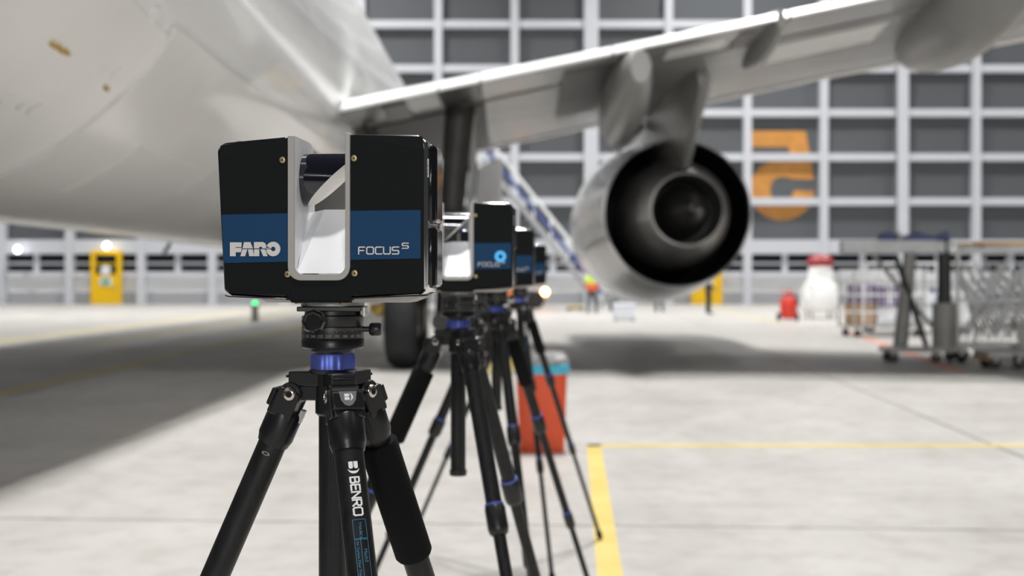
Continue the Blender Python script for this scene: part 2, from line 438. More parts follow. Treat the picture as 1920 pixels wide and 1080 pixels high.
def wall_lamp(px, py, m, label):
    p = at(px, py, WD - 0.75)
    r = empty('wall_lamp', p); tag(r, label, 'lamp')
    MB().lathe([(0.02, .17), (.12, .12), (.165, 0), (.12, -.12), (.02, -.17)], 16).build('globe', m, r, smooth=True)
    MB().box(-.05, .05, .1, .58, -.05, .05).box(-.14, .14, .52, .6, -.18, .18).build('bracket', 'steel', r)
wall_lamp(200, 461, 'lamp_warm', 'glowing warm lamp above the yellow door')
wall_lamp(33, 468, 'lamp_white', 'small white glowing lamp on the far wall at far left')

# ================================================================== AIRLINER
air = empty('airliner', (-5.14, 20, 0)); tag(air, 'large white airliner with grey wing and jet engine parked in the hangar', 'airplane')
air.location = (0, 0, 0)
# fuselage sections: y, centre x, bottom z, top z, half width
FS = [(-17, 6.4, 7.5, .3), (-14, 5.0, 7.55, 1.0), (-10, 4.5, 7.6, 1.55), (-6, 4.0, 7.61, 2.0), (-2, 3.55, 7.61, 2.35), (2, 3.05, 7.61, 2.6),
      (5, 2.65, 7.61, 2.73), (8, 2.27, 7.61, 2.80), (10.5, 1.98, 7.61, 2.82), (13, 1.97, 7.61, 2.82), (46, 1.97, 7.61, 2.82), (52, 2.1, 7.4, 2.6), (56, 2.5, 6.7, 2.0), (59, 3.2, 5.6, 1.1), (60.2, 4.0, 4.8, .3)]
FCX = -5.14
def fsec(y, off=0.0):
    for a, b in zip(FS, FS[1:]):
        if a[0] <= y <= b[0]:
            t = (y - a[0]) / (b[0] - a[0]); z0 = a[1] + (b[1] - a[1]) * t; z1 = a[2] + (b[2] - a[2]) * t; rx = a[3] + (b[3] - a[3]) * t
            return (z0 + z1) / 2, rx + off, (z1 - z0) / 2 + off
def fpt(y, a, off=0.0):
    zc, rx, rz = fsec(y, off); return Vector((FCX + rx * math.cos(a), y, zc + rz * math.sin(a)))
b = MB(); rings = []
ys = [FS[0][0]]
while ys[-1] < 60: ys.append(min(ys[-1] + 1.5, 60.2))
for y in ys: rings.append([fpt(y, 2 * math.pi * k / 64) for k in range(64)])
b.loft(rings); fus = b.build('fuselage', 'aircraft_white', air, smooth=True, angle=60)
# belly skin of the rear fuselage, slightly greyer
def patch(name, y0, y1, a0, a1, off, m, parent, ny=8, na=24, th=None, fn=None):
    b = MB(); out = []; 
    for i in range(ny + 1):
        y = y0 + (y1 - y0) * i / ny; o2 = off if fn is None else off + fn(y)
        out.append([fpt(y, a0 + (a1 - a0) * k / na, o2) for k in range(na + 1)])
    inn = []
    for i in range(ny + 1):
        y = y0 + (y1 - y0) * i / ny
        inn.append([fpt(y, a0 + (a1 - a0) * k / na, -0.03) for k in range(na + 1)])
    rings = [o_ + list(reversed(i_)) for o_, i_ in zip(out, inn)]
    b.loft(rings); return b.build(name, m, parent, smooth=True, angle=50)
patch('rear_belly_skin', -12, 10.6, R(-165), R(-33), 0.012, 'aircraft_belly', air, 16)
bulge = lambda y: 0.02 * min(1, max(0, (y - 10.3) / 2.5)) * min(1, max(0, (34 - y) / 3))
fair = patch('belly_fairing', 10.3, 34, R(-152), R(-31), 0.04, 'fairing_grey', air, 20, 28, fn=bulge)
patch('forward_belly_skin', 34, 54, R(-150), R(-33), 0.012, 'aircraft_belly', air, 10)
for (y0, y1, a0, a1) in ((11.6, 13.6, -68, -52), (14.2, 16.6, -60, -44)):
    patch('access_or_tone_panel', y0, y1, R(a0), R(a1), 0.065, 'fairing_grey', fair, 3, 6)
patch('wheel_bay_shade', 16.6, 27, R(-58), R(-35), 0.075, 'gear_dark', fair, 8, 8)  # proud dark patch; its colour stands for the shade inside the open bay
def raycast_fus(px, py, off=0.0):
    d = 4.0
    while d < 40:
        p = at(px, py, d); zc, rx, rz = fsec(p.y, off)
        if ((p.x - FCX) / rx) ** 2 + ((p.z - zc) / rz) ** 2 < 1: return p
        d += 0.02
    return None
# small brass drain masts and vents on the belly
for (px, py, l) in ((93, 77, .16), (105, 84, .20), (119, 92, .14), (195, 161, .12)):
    p = raycast_fus(px, py)
    if p:
        zc, rx, rz = fsec(p.y); n = Vector(((p.x - FCX) / rx, 0, (p.z - zc) / rz)).normalized()
        M = Matrix.Translation(p) @ frame(n, (0, -1, 0))
        MB().lathe([(.022, -.02), (.02, l * .3), (.010, l * .45)], 10, M).build('drain_mast', 'brass', air, smooth=True)
for (px, py) in ((12, 186), (45, 196), (64, 203), (195, 130), (290, 27), (215, 138)):
    p = raycast_fus(px, py)
    if p:
        zc, rx, rz = fsec(p.y); n = Vector(((p.x - FCX) / rx, 0, (p.z - zc) / rz)).normalized()
        M = Matrix.Translation(p) @ frame(n, (0, -1, 0))
        MB().lathe([(.07, -.02), (.07, .02), (.05, .024)], 14, M).build('vent_port', 'aircraft_belly', air, smooth=True)

# wing: stations along X with leading and trailing edge (lower edge heights)
def LE(X):
    t = (X + 3) / 8.5; y = 28 - 6 * t if X < 5.5 else 22 - .5 * (X - 5.5)
    return y, H + 2.30 + 1.14 * t
def TE(X):
    t = (X + 3.1) / 7.9; return 18.5 - 1.5 * t, H + 2.31 + 1.41 * t
def wpt(X, c, zo):
    yl, zl = LE(X); yt, zt = TE(X); k = max(.35, 1 - (X + 3) * 0.05)
    return Vector((X, yl + (yt - yl) * c, zl + (zt - zl) * c + zo * k))
main = [(0, .3), (.012, .1), (.05, -.02), (.25, -.14), (.5, -.10), (.775, 0), (.775, .5), (.5, 1.0), (.25, 1.1), (.05, .7), (.012, .5)]
b = MB(); b.loft([[wpt(X, c, z) for c, z in main] for X in (-4.2, -3, -1, 1, 3, 5, 7, 9, 12, 15)])
wing = b.build('wing', 'wing_grey', air, smooth=True)
flp = [(.785, .03), (.86, .0), (.93, -.01), (1.0, 0), (1.0, .025), (.988, .15), (.93, .22), (.785, .46)]
def flap(name, Xa, Xb, m='wing_grey', seg=4):
    b = MB(); b.loft([[wpt(Xa + (Xb - Xa) * i / seg, c, z) for c, z in flp[:4] + flp[4:]] for i in range(seg + 1)])
    o = b.build(name, m, air, smooth=True, angle=25)
    e = [(.9995, -.012), (1.0012, .0), (1.0012, .03), (.989, .165), (.93, .235), (.93, .21), (.987, .14)]
    b = MB(); b.loft([[wpt(Xa + (Xb - Xa) * i / seg, c, z) for c, z in e] for i in range(seg + 1)])
    b.build('flap_edge', 'edge_white', o); return o
flap('flap', -3.05, -1.06); flap('flap', -1.04, -.46, 'wing_dark'); flap('flap', -.44, 1.38); flap('flap', 1.40, 3.72); flap('flap', 3.75, 7.4); flap('aileron', 7.45, 13)  # the dark flap carries the wheel-well shadow as its colour
# raised patches under the wing, some darker, some paler than the skin
def under(name, Xa, Xb, ca, cb, m, dz=-.035):
    b = MB(); rings = []
    lo = [(0, .3), (.012, .1), (.05, -.02), (.25, -.14), (.5, -.10), (.775, 0), (.93, 0), (1, 0)]
    def zlow(c):
        for p, q in zip(lo, lo[1:]):
            if p[0] <= c <= q[0]: return p[1] + (q[1] - p[1]) * (c - p[0]) / (q[0] - p[0])
    cs = [ca + (cb - ca) * k / 6 for k in range(7)]
    for i in range(4):
        X = Xa + (Xb - Xa) * i / 3
        rings.append([wpt(X, c, zlow(c) + dz) for c in cs] + [wpt(X, c, zlow(c) + .03) for c in reversed(cs)])
    b.loft(rings); return b.build(name, m, wing)
under('gear_bay_shade', -3.0, -.42, .24, .77, 'gear_dark')  # flat dark sheet: shade of the open gear bay put into colour
under('access_or_tone_panel', .75, 1.42, .45, .93, 'wing_dark')
under('access_or_tone_panel', -1.9, -1.55, .8, .97, 'wing_dark')
under('access_or_tone_panel', 3.15, 3.35, .8, .95, 'wing_dark')
under('access_or_tone_panel', 2.2, 3.0, .83, .92, 'aircraft_belly', -.02)
under('access_or_tone_panel', 3.9, 5.4, .55, .72, 'aircraft_belly', -.02)
under('leading_edge_panel', -1.5, 2.1, .02, .16, 'aircraft_belly', -.02)
under('leading_edge_panel', 3.3, 9, .02, .14, 'aircraft_belly', -.02)
# flap track fairings: canoe bodies below the wing
def canoe(X, y0, y1, z0, z1, hw, hd, m='canoe_grey'):
    b = MB(); rings = []; n = 12
    for i in range(n + 1):
        t = i / n; y = y0 + (y1 - y0) * t; zc = z0 + (z1 - z0) * t
        k = max(.02, math.sin(math.pi * min(1, max(0, (0.06 + .9 * t)))) ** 0.55)
        rings.append([Vector((X + hw * k * math.cos(2 * math.pi * j / 20), y, zc + hd * k * math.sin(2 * math.pi * j / 20))) for j in range(20)])
    b.loft(rings); return b.build('flap_fairing', m, air, smooth=True, angle=60)
canoe(1.72, 17.1, 22.5, H + 2.86, H + 2.62, .34, .56)
canoe(6.25, 14.8, 20.5, H + 4.0, H + 3.75, .52, .85)
canoe(3.62, 17.2, 20.2, H + 3.50, H + 3.45, .13, .30)
# pylon
EX, EZ = 2.90, H + 1.17
def pyl(y, zb, zt, wb, wt):
    return [Vector((EX - wb, y, zb)), Vector((EX + wb, y, zb)), Vector((EX + wt, y, zt)), Vector((EX - wt, y, zt))]
b = MB(); b.loft([pyl(19.6, H + 2.95, H + 3.35, .03, .10), pyl(20.4, H + 2.40, H + 3.35, .05, .30), pyl(21.3, H + 1.85, H + 3.35, .06, .42), pyl(22.6, H + 1.9, H + 3.3, .12, .45),
                  pyl(25, H + 2.3, H + 3.3, .3, .42), pyl(28, H + 2.5, H + 3.0, .25, .3), pyl(30, H + 2.75, H + 2.85, .05, .06)])
b.build('pylon', 'canoe_grey', air, bevel=.04)
# engine
def elathe(prof, n=56):
    M = Matrix.Translation((EX, 0, EZ)) @ Matrix.Rotation(R(-90), 4, 'X')
    return MB().lathe([(r, y) for y, r in prof], n, M, cap=False)
nac = elathe([(22.5, 1.30), (23.2, 1.375), (24, 1.46), (25, 1.555), (26, 1.615), (27.2, 1.635), (28.6, 1.60), (29.4, 1.49), (29.55, 1.40), (29.3, 1.32), (28.4, 1.28)]).build('engine_nacelle', 'nacelle_white', air, smooth=True)
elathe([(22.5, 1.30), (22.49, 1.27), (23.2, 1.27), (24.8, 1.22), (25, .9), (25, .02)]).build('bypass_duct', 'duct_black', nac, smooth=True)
elathe([(22.62, 1.312), (22.47, 1.302), (22.46, 1.27), (22.62, 1.268)]).build('nozzle_lip', 'bright_metal', nac, smooth=True)
core = elathe([(24.9, .93), (23.8, .99), (22.9, .98), (22.2, .88), (21.6, .72), (21.2, .62), (21.19, .585), (21.6, .58), (22.4, .56)]).build('core_cowl', 'core_metal', nac, smooth=True)
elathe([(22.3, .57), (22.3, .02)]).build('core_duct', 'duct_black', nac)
elathe([(22.3, .45), (21.6, .42), (21.0, .30), (20.6, .15), (20.45, .07), (20.44, .03)]).build('exhaust_plug', 'plug_metal', nac, smooth=True)
elathe([(20.47, .035), (20.43, .03), (20.43, .001)], 12).build('plug_vent', 'duct_black', nac)
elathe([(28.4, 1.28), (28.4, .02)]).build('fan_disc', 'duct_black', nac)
MB().tube([(EX - .95, 24.2, EZ + 1.32), (EX - .6, 24.0, EZ + 1.62), (EX - .5, 24.2, EZ + 1.75)], .12, 10).build('cowl_blister', 'nacelle_white', nac, smooth=True)
# main landing gear
gx, gy = -1.05, 19.9
gear = MB().tube([(gx + .25, gy, 4.0), (gx + .1, gy, 2.3), (gx, gy, .72)], [.24, .19, .15], 16).build('landing_gear', 'gear_dark', air, smooth=True)
MB().tube([(gx + .05, gy + .1, 1.9), (gx - 1.3, gy + .6, 3.8)], .09, 10).build('side_brace', 'gear_dark', gear, smooth=True)
MB().tube([(gx + .1, gy - .25, 2.4), (gx + .08, gy - .42, 1.6), (gx, gy - .15, 1.0)], .05, 8).build('torque_link', 'gear_dark', gear, smooth=True)
MB().tube([(gx, gy - 1.0, .7), (gx, gy + 1.0, .7)], .15, 12).build('bogie_beam', 'gear_dark', gear, smooth=True)
MB().tube([(gx + .42, gy, 3.9), (gx + .44, gy, 3.0), (gx + .36, gy, 2.0)], [.07, .06, .05], 8).build('hydraulic_pipe', 'steel', gear, smooth=True)
def wheel_prof(): return [(.10, -.22), (.33, -.20), (.36, -.23), (.50, -.255), (.62, -.22), (.685, -.13), (.70, 0), (.685, .13), (.62, .22), (.50, .255), (.36, .23), (.33, .20), (.10, .22)]
w0 = None
for (dx, dy) in ((-.58, -.72), (.58, -.72), (-.58, .72), (.58, .72)):
    L = (gx + dx, gy + dy, .70)
    if w0 is None:
        w0 = MB().lathe(wheel_prof(), 40, Matrix.Rotation(R(90), 4, 'Y')).build('wheel', 'tyre', gear, smooth=True); w0.location = L
        hub = MB().lathe([(.02, -.24), (.22, -.24), (.30, -.21), (.30, .21), (.22, .24), (.02, .24)], 20, Matrix.Rotation(R(90), 4, 'Y')).build('hub', 'steel', w0, smooth=True)
    else:
        c = share('wheel', w0.data, gear, L); share('hub', hub.data, c)
gd = MB().add([(-.55, 20.6, 3.1), (-.2, 20.3, 3.25), (-.22, 20.3, 1.95), (-.42, 20.5, 1.85), (-.62, 20.7, 2.2), (-.50, 20.65, 3.1), (-.15, 20.35, 3.25), (-.17, 20.35, 1.95), (-.37, 20.55, 1.85), (-.57, 20.75, 2.2)],
              [(0, 1, 2, 3, 4), (9, 8, 7, 6, 5), (0, 5, 6, 1), (1, 6, 7, 2), (2, 7, 8, 3), (3, 8, 9, 4), (4, 9, 5, 0)]).build('gear_door', 'aircraft_white', air)
MB().tube([(gx - .75, gy - .9, .98), (gx - .95, gy - .85, .86), (gx - 1.05, gy - .8, .93)], [.07, .1, .06], 10).build('lock_sleeve', 'brass', gear, smooth=True)

# cables hanging from the belly
for (px, y0, y1, d, lab) in ((206, 382, 440, 24, 'dark cable hanging below the fuselage above the yellow door'), (318, 432, 474, 30, 'short dark cable loop below the fuselage left of the scanner')):
    pts = []
    for k in range(9):
        t = k / 8; pts.append(at(px + 5 * math.sin(3 * t) - (12 * t * t if px > 300 else 4 * t), y0 + (y1 - y0) * t, d))
    tag(MB().tube(pts, .045, 8).build('hanging_cable', 'rubber_hose', smooth=True), lab, 'cable')

# ================================================================== LASER SCANNER
def build_scanner():
    root = empty('laser_scanner')
    P = lambda u, w_, v: Vector((u, v, w_))                   # u right, v back, w up (metres)
    mm = lambda *a: tuple(x / 1000.0 for x in a)
    # U shaped aluminium frame, lofted front to back, rear top corner rounded
    def uprof(hl, hr, ins=0.0):
        pts = [(-.041, hl), (-.041, .034)]
        for k in range(1, 7): a = R(180 + 15 * k); pts.append((-.026 + .015 * math.cos(a), .034 + .015 * math.sin(a)))
        for k in range(0, 7): a = R(270 + 15 * k); pts.append((.016 + .015 * math.cos(a), .034 + .015 * math.sin(a)))
        pts += [(.031, .034), (.031, hr), (.0255, hr), (.0255, .034)]
        for k in range(1, 7): a = R(-15 * k); pts.append((.0155 + .010 * math.cos(a), .036 + .010 * math.sin(a)))
        for k in range(0, 7): a = R(270 - 15 * k); pts.append((-.023 + .010 * math.cos(a), .036 + .010 * math.sin(a)))
        pts += [(-.033, .036), (-.033, hl)]
        return pts
    b = MB(); rings = []
    for v, dh in ((-.0515, .0012), (-.0505, 0), (.0, 0), (.022, 0), (.031, .0012), (.038, .004), (.044, .009), (.048, .016), (.050, .026)):
        rings.append([P(u, w_, v) for u, w_ in uprof(.1845 - dh, .1870 - dh)])
    b.loft(rings); fr = b.build('frame', 'silver_inner', root, smooth=True)
    rim = MB(); rim.prism(uprof(.1845, .1872), P, -.0535, -.0516); rim.build('frame_rim', 'silver_rim', fr, bevel=.0006)
    # left housing
    lh = [(-.125, .170), (-.118, .1778), (-.042, .1842), (-.042, -.0022), (-.108, .0012), (-.117, .007)]
    MB().prism(lh, P, -.049, .049).build('left_housing', 'gloss_black', root, bevel=.004, seg=3)
    rh = [(.031, .1868), (.110, .1852), (.1195, .176), (.1195, .010), (.113, .0022), (.031, -.0022)]
    MB().prism(rh, P, -.0475, .049).build('right_housing', 'chrome', root, bevel=.004, seg=3)
    # front covers with a slanting top facet
    def cover(main, facet, back, name):
        b = MB(); n = len(main)
        b.prism(main, P, -.0518, -.0470)
        A, B, C = facet
        b.add([P(*A, -.0518), P(*B, -.0490), P(*C, -.0518), P(*A, -.047), P(*B, -.047), P(*C, -.047)], [(0, 1, 2), (3, 5, 4), (0, 3, 4, 1), (1, 4, 5, 2), (0, 2, 5, 3)])
        return b.build(name, 'cover_black', root)
    lc = cover([(-.0415, .1822), (-.0415, .0335), (-.0335, .0195), (-.040, .0015), (-.108, .0042), (-.1135, .0095), (-.1215, .160)],
               ((-.1215, .160), (-.1205, .1745), (-.0415, .1822)), None, 'left_cover')
    rc = cover([(.0315, .1852), (.0315, .0335), (.0235, .0195), (.030, .0015), (.109, .0045), (.1155, .0105), (.1155, .168)],
               ((.0315, .1852), (.1135, .1830), (.1155, .168)), None, 'right_cover')
    MB().prism([(-.040, .0215), (.030, .0215), (.033, -.0035), (-.043, -.0035)], P, -.0512, .049).build('center_panel', 'cover_black', root)
    MB().prism([(-.1145, .0025), (-.110, .0012), (-.0425, -.0014), (-.0425, -.0028), (-.110, -.0002), (-.1150, .0012)], P, -.0520, -.046).build('edge_trim', 'gloss_black', root, bevel=.0005)
    MB().prism([(.0325, -.0006), (.110, .0030), (.1165, .0085), (.1180, .0080), (.1110, .0012), (.0325, -.0022)], P, -.0520, -.046).build('edge_trim', 'gloss_black', root, bevel=.0005)
    # bottom tray
    MB().loft([[P(-.080, .0000, -.042), P(.114, .001, -.044), P(.114, .001, .045), P(-.080, .0000, .045)],
               [P(-.070, -.0065, -.036), P(.095, -.0065, -.036), P(.095, -.0065, .036), P(-.070, -.0065, .036)]]).build('bottom_tray', 'silver_rim', root, bevel=.001)
    MB().prism([(-.040, -.003), (.031, -.003), (.030, -.0065), (-.037, -.0065)], P, -.0495, .04).build('bottom_plate', 'cover_black', root)
    # blue bands
    def on(b, pts, v0=-.0522, v1=-.0517): b.prism(pts, P, v0, v1)
    bb = MB(); on(bb, [(-.0415, .0960), (-.0415, .0405), (-.1155, .0390), (-.1182, .0945)]); lb = bb.build('blue_band', 'band_blue', root)
    bb = MB(); on(bb, [(.0315, .0985), (.0315, .0425), (.1120, .0440), (.1120, .0992)]); rb = bb.build('blue_band', 'band_blue', root)
    # FARO lettering
    k = .000612
    polys = [[(0, 0), (11, 0), (11, 7.5), (21, 7.5), (22.5, 15.8), (11, 15.8), (11, 17.2), (22, 17.2), (22.5, 26), (0, 26)],
             [(24, 14.6), (27, 26.5), (39, 26.5), (43.8, 14.6)], [(20, 0), (29, 0), (33.2, 13), (23.6, 13)], [(37, 0), (46, 0), (43.6, 13), (34.2, 13)],
             [(46, 14.6), (46, 26.5), (63, 26.5), (67.5, 24), (69.2, 20), (68.4, 14.6), (61.3, 14.6), (61.3, 17.5), (56, 17.5), (56, 14.6)],
             [(46, 0), (56, 0), (56, 13), (46, 13)], [(58, 13), (63.5, 0), (72, 0), (67, 13)]]
    def faro(bb, ox, oz, kk, fn, v0, v1):
        for p in polys: bb.prism([(ox + x * kk, oz + y * kk) for x, y in p], fn, v0, v1)
        for i in range(32):
            a, c = math.pi * 2 * i / 32, math.pi * 2 * (i + 1) / 32
            am = (i + .5) / 32
            if 14 <= i <= 16: continue
            bb.prism([(ox + (82.5 + 13.6 * math.cos(a)) * kk, oz + (13.5 + 13.6 * math.sin(a)) * kk), (ox + (82.5 + 13.6 * math.cos(c)) * kk, oz + (13.5 + 13.6 * math.sin(c)) * kk),
                      (ox + (82.5 + 4.3 * math.cos(c)) * kk, oz + (13.5 + 4.3 * math.sin(c)) * kk), (ox + (82.5 + 4.3 * math.cos(a)) * kk, oz + (13.5 + 4.3 * math.sin(a)) * kk)], fn, v0, v1)
        for (p, q) in (((69.0, 14.3), (78.6, 15.6)), ((69.2, 11.2), (78.6, 12.8))): 
            bb.prism([(ox + x * kk, oz + y * kk) for x, y in ((p[0], p[1]), (q[0], p[1]), (q[0], q[1]), (p[0], q[1]))], fn, v0, v1)
    bb = MB(); faro(bb, -.1085, .0468, k, P, -.0526, -.0521); bb.build('faro_lettering', 'letter_silver', lb)
    # FOCUS S lettering
    q, wid = strokes('FOCUS', .0078, .0014, 3.2); s_ = .0475 / wid
    bb = MB()
    for quad in q: on(bb, [(.0410 + p.x * s_ * 1.02, .0492 + p.y) for p in quad], -.0526, -.0521)
    q, wid = strokes('S', .0058, .0012, 0)
    for quad in q: on(bb, [(.0912 + p.x * 1.22, .0556 + p.y) for p in quad], -.0526, -.0521)
    bb.build('focus_lettering', 'letter_silver', rb)
    # screws
    for (u, w_) in ((-.0475, .1570), (.0355, .1585), (-.0415, .0262), (.0362, .0272)):
        M = Matrix.Translation((u, -.0518, w_)) @ Matrix.Rotation(R(90), 4, 'X')
        s = MB().lathe([(.0036, -.001), (.0036, .0006), (.0030, .0010), (.0018, .0010), (.0016, .0004), (.0002, .0004)], 20, M).build('screw', 'screw_brass', root, smooth=True)
        MB().lathe([(.0013, .0002), (.0013, .0006), (.0001, .0006)], 6, M).build('hex_socket', 'screw_dark', s)
    # rotor drum with slanted mirror
    rc_, uc, r_ = .1375, .0042, .0315
    n = Vector((.66, -.04, -.70)).normalized()
    cut = lambda v, w_: uc - (n.y * v + n.z * w_) / n.x
    N = 48; ring0 = []; ring1 = []; ring2 = []
    for i in range(N):
        a = 2 * math.pi * i / N; v, w_ = r_ * math.cos(a), r_ * math.sin(a)
        ring0.append(P(-.0335, rc_ + w_ * .97, v * .97)); ring1.append(P(-.0325, rc_ + w_, v)); ring2.append(P(cut(v, w_), rc_ + w_, v))
    MB().loft([ring0, ring1, ring2]).build('rotor_drum', 'drum_black', root, smooth=True)
    m0 = []; m1 = []
    for i in range(N):
        a = 2 * math.pi * i / N; v, w_ = r_ * .975 * math.cos(a), r_ * .975 * math.sin(a); u = cut(v, w_) + .0002
        m0.append(P(u, rc_ + w_, v)); m1.append(P(u + .0008, rc_ + w_, v))
    MB().loft([m0, m1]).build('rotor_mirror', 'mirror', root)
    # sloping saddle below the rotor
    A, B, C, D = P(-.0322, .027, -.046), P(.0255, .027, -.046), P(.0255, .1035, .012), P(-.0125, .1035, .012)
    E = P(-.033, .100, .022); A2 = P(-.033, .060, -.016)
    bk = [P(-.033, .027, .048), P(.0255, .027, .048), P(.0255, .1035, .016), P(-.0125, .1035, .016)]
    sd = MB().add([A, B, C, D, E, A2] + bk, [(0, 1, 2, 3), (0, 3, 5), (5, 3, 4), (3, 2, 8, 9), (3, 9, 4), (9, 8, 7, 6), (4, 9, 6)])
    sd.build('mirror_saddle', 'silver_inner', root)
    # side bumper, in two pieces, and its lettering
    def bump(z0, z1):
        return MB().loft([[Vector((.119, y, z)) for y, z in ((-.024, z0), (.040, z0), (.040, z1), (-.024, z1))],
                          [Vector((.1265, y, z)) for y, z in ((-.016, z0 + .004), (.034, z0 + .004), (.034, z1 - .004), (-.016, z1 - .004))]])
    bump(.0085, .083).build('side_bumper', 'gloss_black', root, bevel=.003, seg=3)
    bump(.084, .178).build('side_bumper', 'gloss_black', root, bevel=.003, seg=3)
    bb = MB(); faro(bb, .137, .034, .00022, lambda u, w_, t: Vector((t, w_ - .080, u)), .1193, .1200)
    o = bb.build('side_lettering', 'letter_silver', root)
    # button on top, mounting disc
    MB().lathe([(.009, 0), (.009, .0022), (.0075, .0032), (.001, .0032)], 20, Matrix.Translation((-.105, -.02, .1785))).build('top_button', 'chrome', root, smooth=True)
    MB().lathe([(.0355, -.0115), (.0375, -.0105), (.0375, -.0065), (.036, -.0055)], 40).build('mounting_disc', 'silver_rim', root, smooth=True)
    for u in (-.030, .0215):
        MB().lathe([(.006, -.0078), (.006, -.0066)], 14, Matrix.Translation((u, -.040, 0))).build('foot_screw', 'screw_brass', root)
    return root

# ================================================================== TRIPOD
AZ = (-68, 52, 172)
def build_tripod(foam=1, decals=True):
    root = empty('tripod')
    Z = lambda prof, n=48: MB().lathe(prof, n)
    MB().box(-.0375, .0375, -.032, .032, 1.2835, 1.2890).build('quick_release_plate', 'anod_black', root, bevel=.001)
    MB().box(.0365, .0405, -.014, .014, 1.2765, 1.2885).build('clamp_jaw', 'steel', root, bevel=.001)
    cl = Z([(.020, 1.2655), (.0355, 1.2655), (.0362, 1.267), (.0362, 1.2775), (.0330, 1.2790), (.0330, 1.2835), (.01, 1.2835)]).build('clamp', 'anod_black', root, smooth=True)
    rg = Z([(.020, 1.2515), (.0366, 1.2515), (.0368, 1.2525), (.0366, 1.2648), (.0355, 1.2655), (.02, 1.2655)]).build('panning_ring', 'anod_black', root, smooth=True)
    tk = MB()
    for i in range(120):
        a = R(3 * i - 90); hgt = .0052 if i % 5 == 0 else .0034
        M = Matrix.Rotation(a, 4, 'Z') @ Matrix.Translation((.0368, 0, 1.2640)); tk.box(0, .0001, -.00015, .00015, -hgt, 0, M)
    tk.build('degree_ticks', 'decal_grey', rg)
    nb = MB()
    for i in range(24):
        val = (210 + 15 * i) % 360
        vs, fs = font_polys(str(val), .0044)
        wd = max(v.x for v in vs); a0 = R(-90 - 15 * i)
        nb.add([Vector((.03695 * math.cos(a0 + (v.x - wd / 2) / .0369), .03695 * math.sin(a0 + (v.x - wd / 2) / .0369), 1.2533 + v.y)) for v in vs], fs)
    nb.build('degree_numerals', 'decal_grey', rg)
    Z([(.020, 1.2395), (.0345, 1.2395), (.0372, 1.2412), (.0374, 1.2495), (.0366, 1.2508), (.02, 1.2508)]).build('base_ring', 'satin_black', root, smooth=True)
    Z([(.018, 1.2335), (.0235, 1.2335), (.0255, 1.2365), (.0255, 1.2398), (.018, 1.2398)]).build('neck', 'satin_black', root, smooth=True)
    # knobs
    M = Matrix.Translation((-.0148, 0, 1.2722)) @ Matrix.Rotation(R(90), 4, 'X')
    MB().lathe([(.004, .030), (.004, .042)], 16, M).build('knob_stem', 'anod_black', root)
    kb = MB().lathe([(.011, .0405), (.0140, .0420), (.0140, .0520), (.0118, .0555), (.0105, .0555), (.0100, .0545), (.0005, .0545)], 8, M).build('clamp_knob', 'gloss_black', root, bevel=.0007)
    M = Matrix.Translation((0, -.006, 1.2620)) @ Matrix.Rotation(R(90), 4, 'Y')
    MB().lathe([(.0032, .034), (.0032, .044), (.0045, .0455)], 14, M).build('knob_stem', 'anod_black', root)
    kn = MB(); prof = [(.0055, .0440), (.0074, .0462), (.0074, .0560), (.0062, .0580), (.0005, .0580)]
    rings = []
    for r, z in prof:
        rings.append([M @ Vector((r * (1 + (.05 if i % 2 else 0)) * math.cos(2 * math.pi * i / 40), r * (1 + (.05 if i % 2 else 0)) * math.sin(2 * math.pi * i / 40), z)) for i in range(40)])
    kn.loft(rings); kn.build('lock_knob', 'anod_black', root, smooth=True, angle=50)
    # lobed blue collar
    b = MB(); rings = []
    for z, sc, lob in ((1.2140, .95, 1), (1.2150, 1, 1), (1.2310, 1, 1), (1.2335, .94, .8)):
        ring = []
        for i in range(72):
            a = 2 * math.pi * i / 72; r = .0240 + lob * .0026 * max(-.55, math.cos(6 * a + R(0))) 
            ring.append(Vector((sc * r * math.cos(a), sc * r * math.sin(a), z)))
        rings.append(ring)
    b.loft(rings); b.build('blue_collar', 'blue_anod', root, smooth=True, angle=40)
    # spider with centre column
    Z([(.010, 1.1600), (.0175, 1.1600), (.0205, 1.1630), (.0205, 1.2090), (.027, 1.2100), (.028, 1.2145), (.01, 1.2145)]).build('spider_hub', 'anod_black', root, smooth=True)
    cc = Z([(.002, .9), (.0165, .9), (.0165, 1.162), (.002, 1.162)], 32).build('center_column', 'carbon', root, smooth=True)
    Z([(.002, .893), (.0180, .893), (.0190, .896), (.0190, .906), (.0165, .907)], 32).build('column_cap', 'anod_black', cc, smooth=True)
    MB().box(.0165, .0205, -.005, .005, .9, 1.16, Matrix.Rotation(R(-75), 4, 'Z')).build('column_rail', 'anod_black', cc)
    th = R(24)
    HB = .047; HZ_ = 1.186
    for idx, az in enumerate(AZ):
        a = R(az); rad = Vector((math.cos(a), math.sin(a), 0)); tan = Vector((-math.sin(a), math.cos(a), 0))
        MA = Matrix.Rotation(a, 4, 'Z')
        arm = MB().box(.012, .050, -.0150, .0150, 1.1950, 1.2125, MA).box(.012, .040, -.0115, .0115, 1.178, 1.196, MA).build('spider_arm', 'anod_black', root, bevel=.002)
        arm2 = MB().box(.030, .0535, -.0135, .0135, 1.2050, 1.2080, MA).build('angle_stop', 'satin_black', arm, bevel=.0008)
        ax = rad * math.sin(th) - Vector((0, 0, 1)) * math.cos(th)
        hinge = rad * HB + Vector((0, 0, HZ_))
        hint = rad * math.cos(th) + Vector((0, 0, 1)) * math.sin(th)
        M = Matrix.Translation(hinge) @ frame(ax, hint)         # local: z down the leg, x outward, y sideways
        Mk = Matrix.Translation(hinge) @ frame(tan, rad)
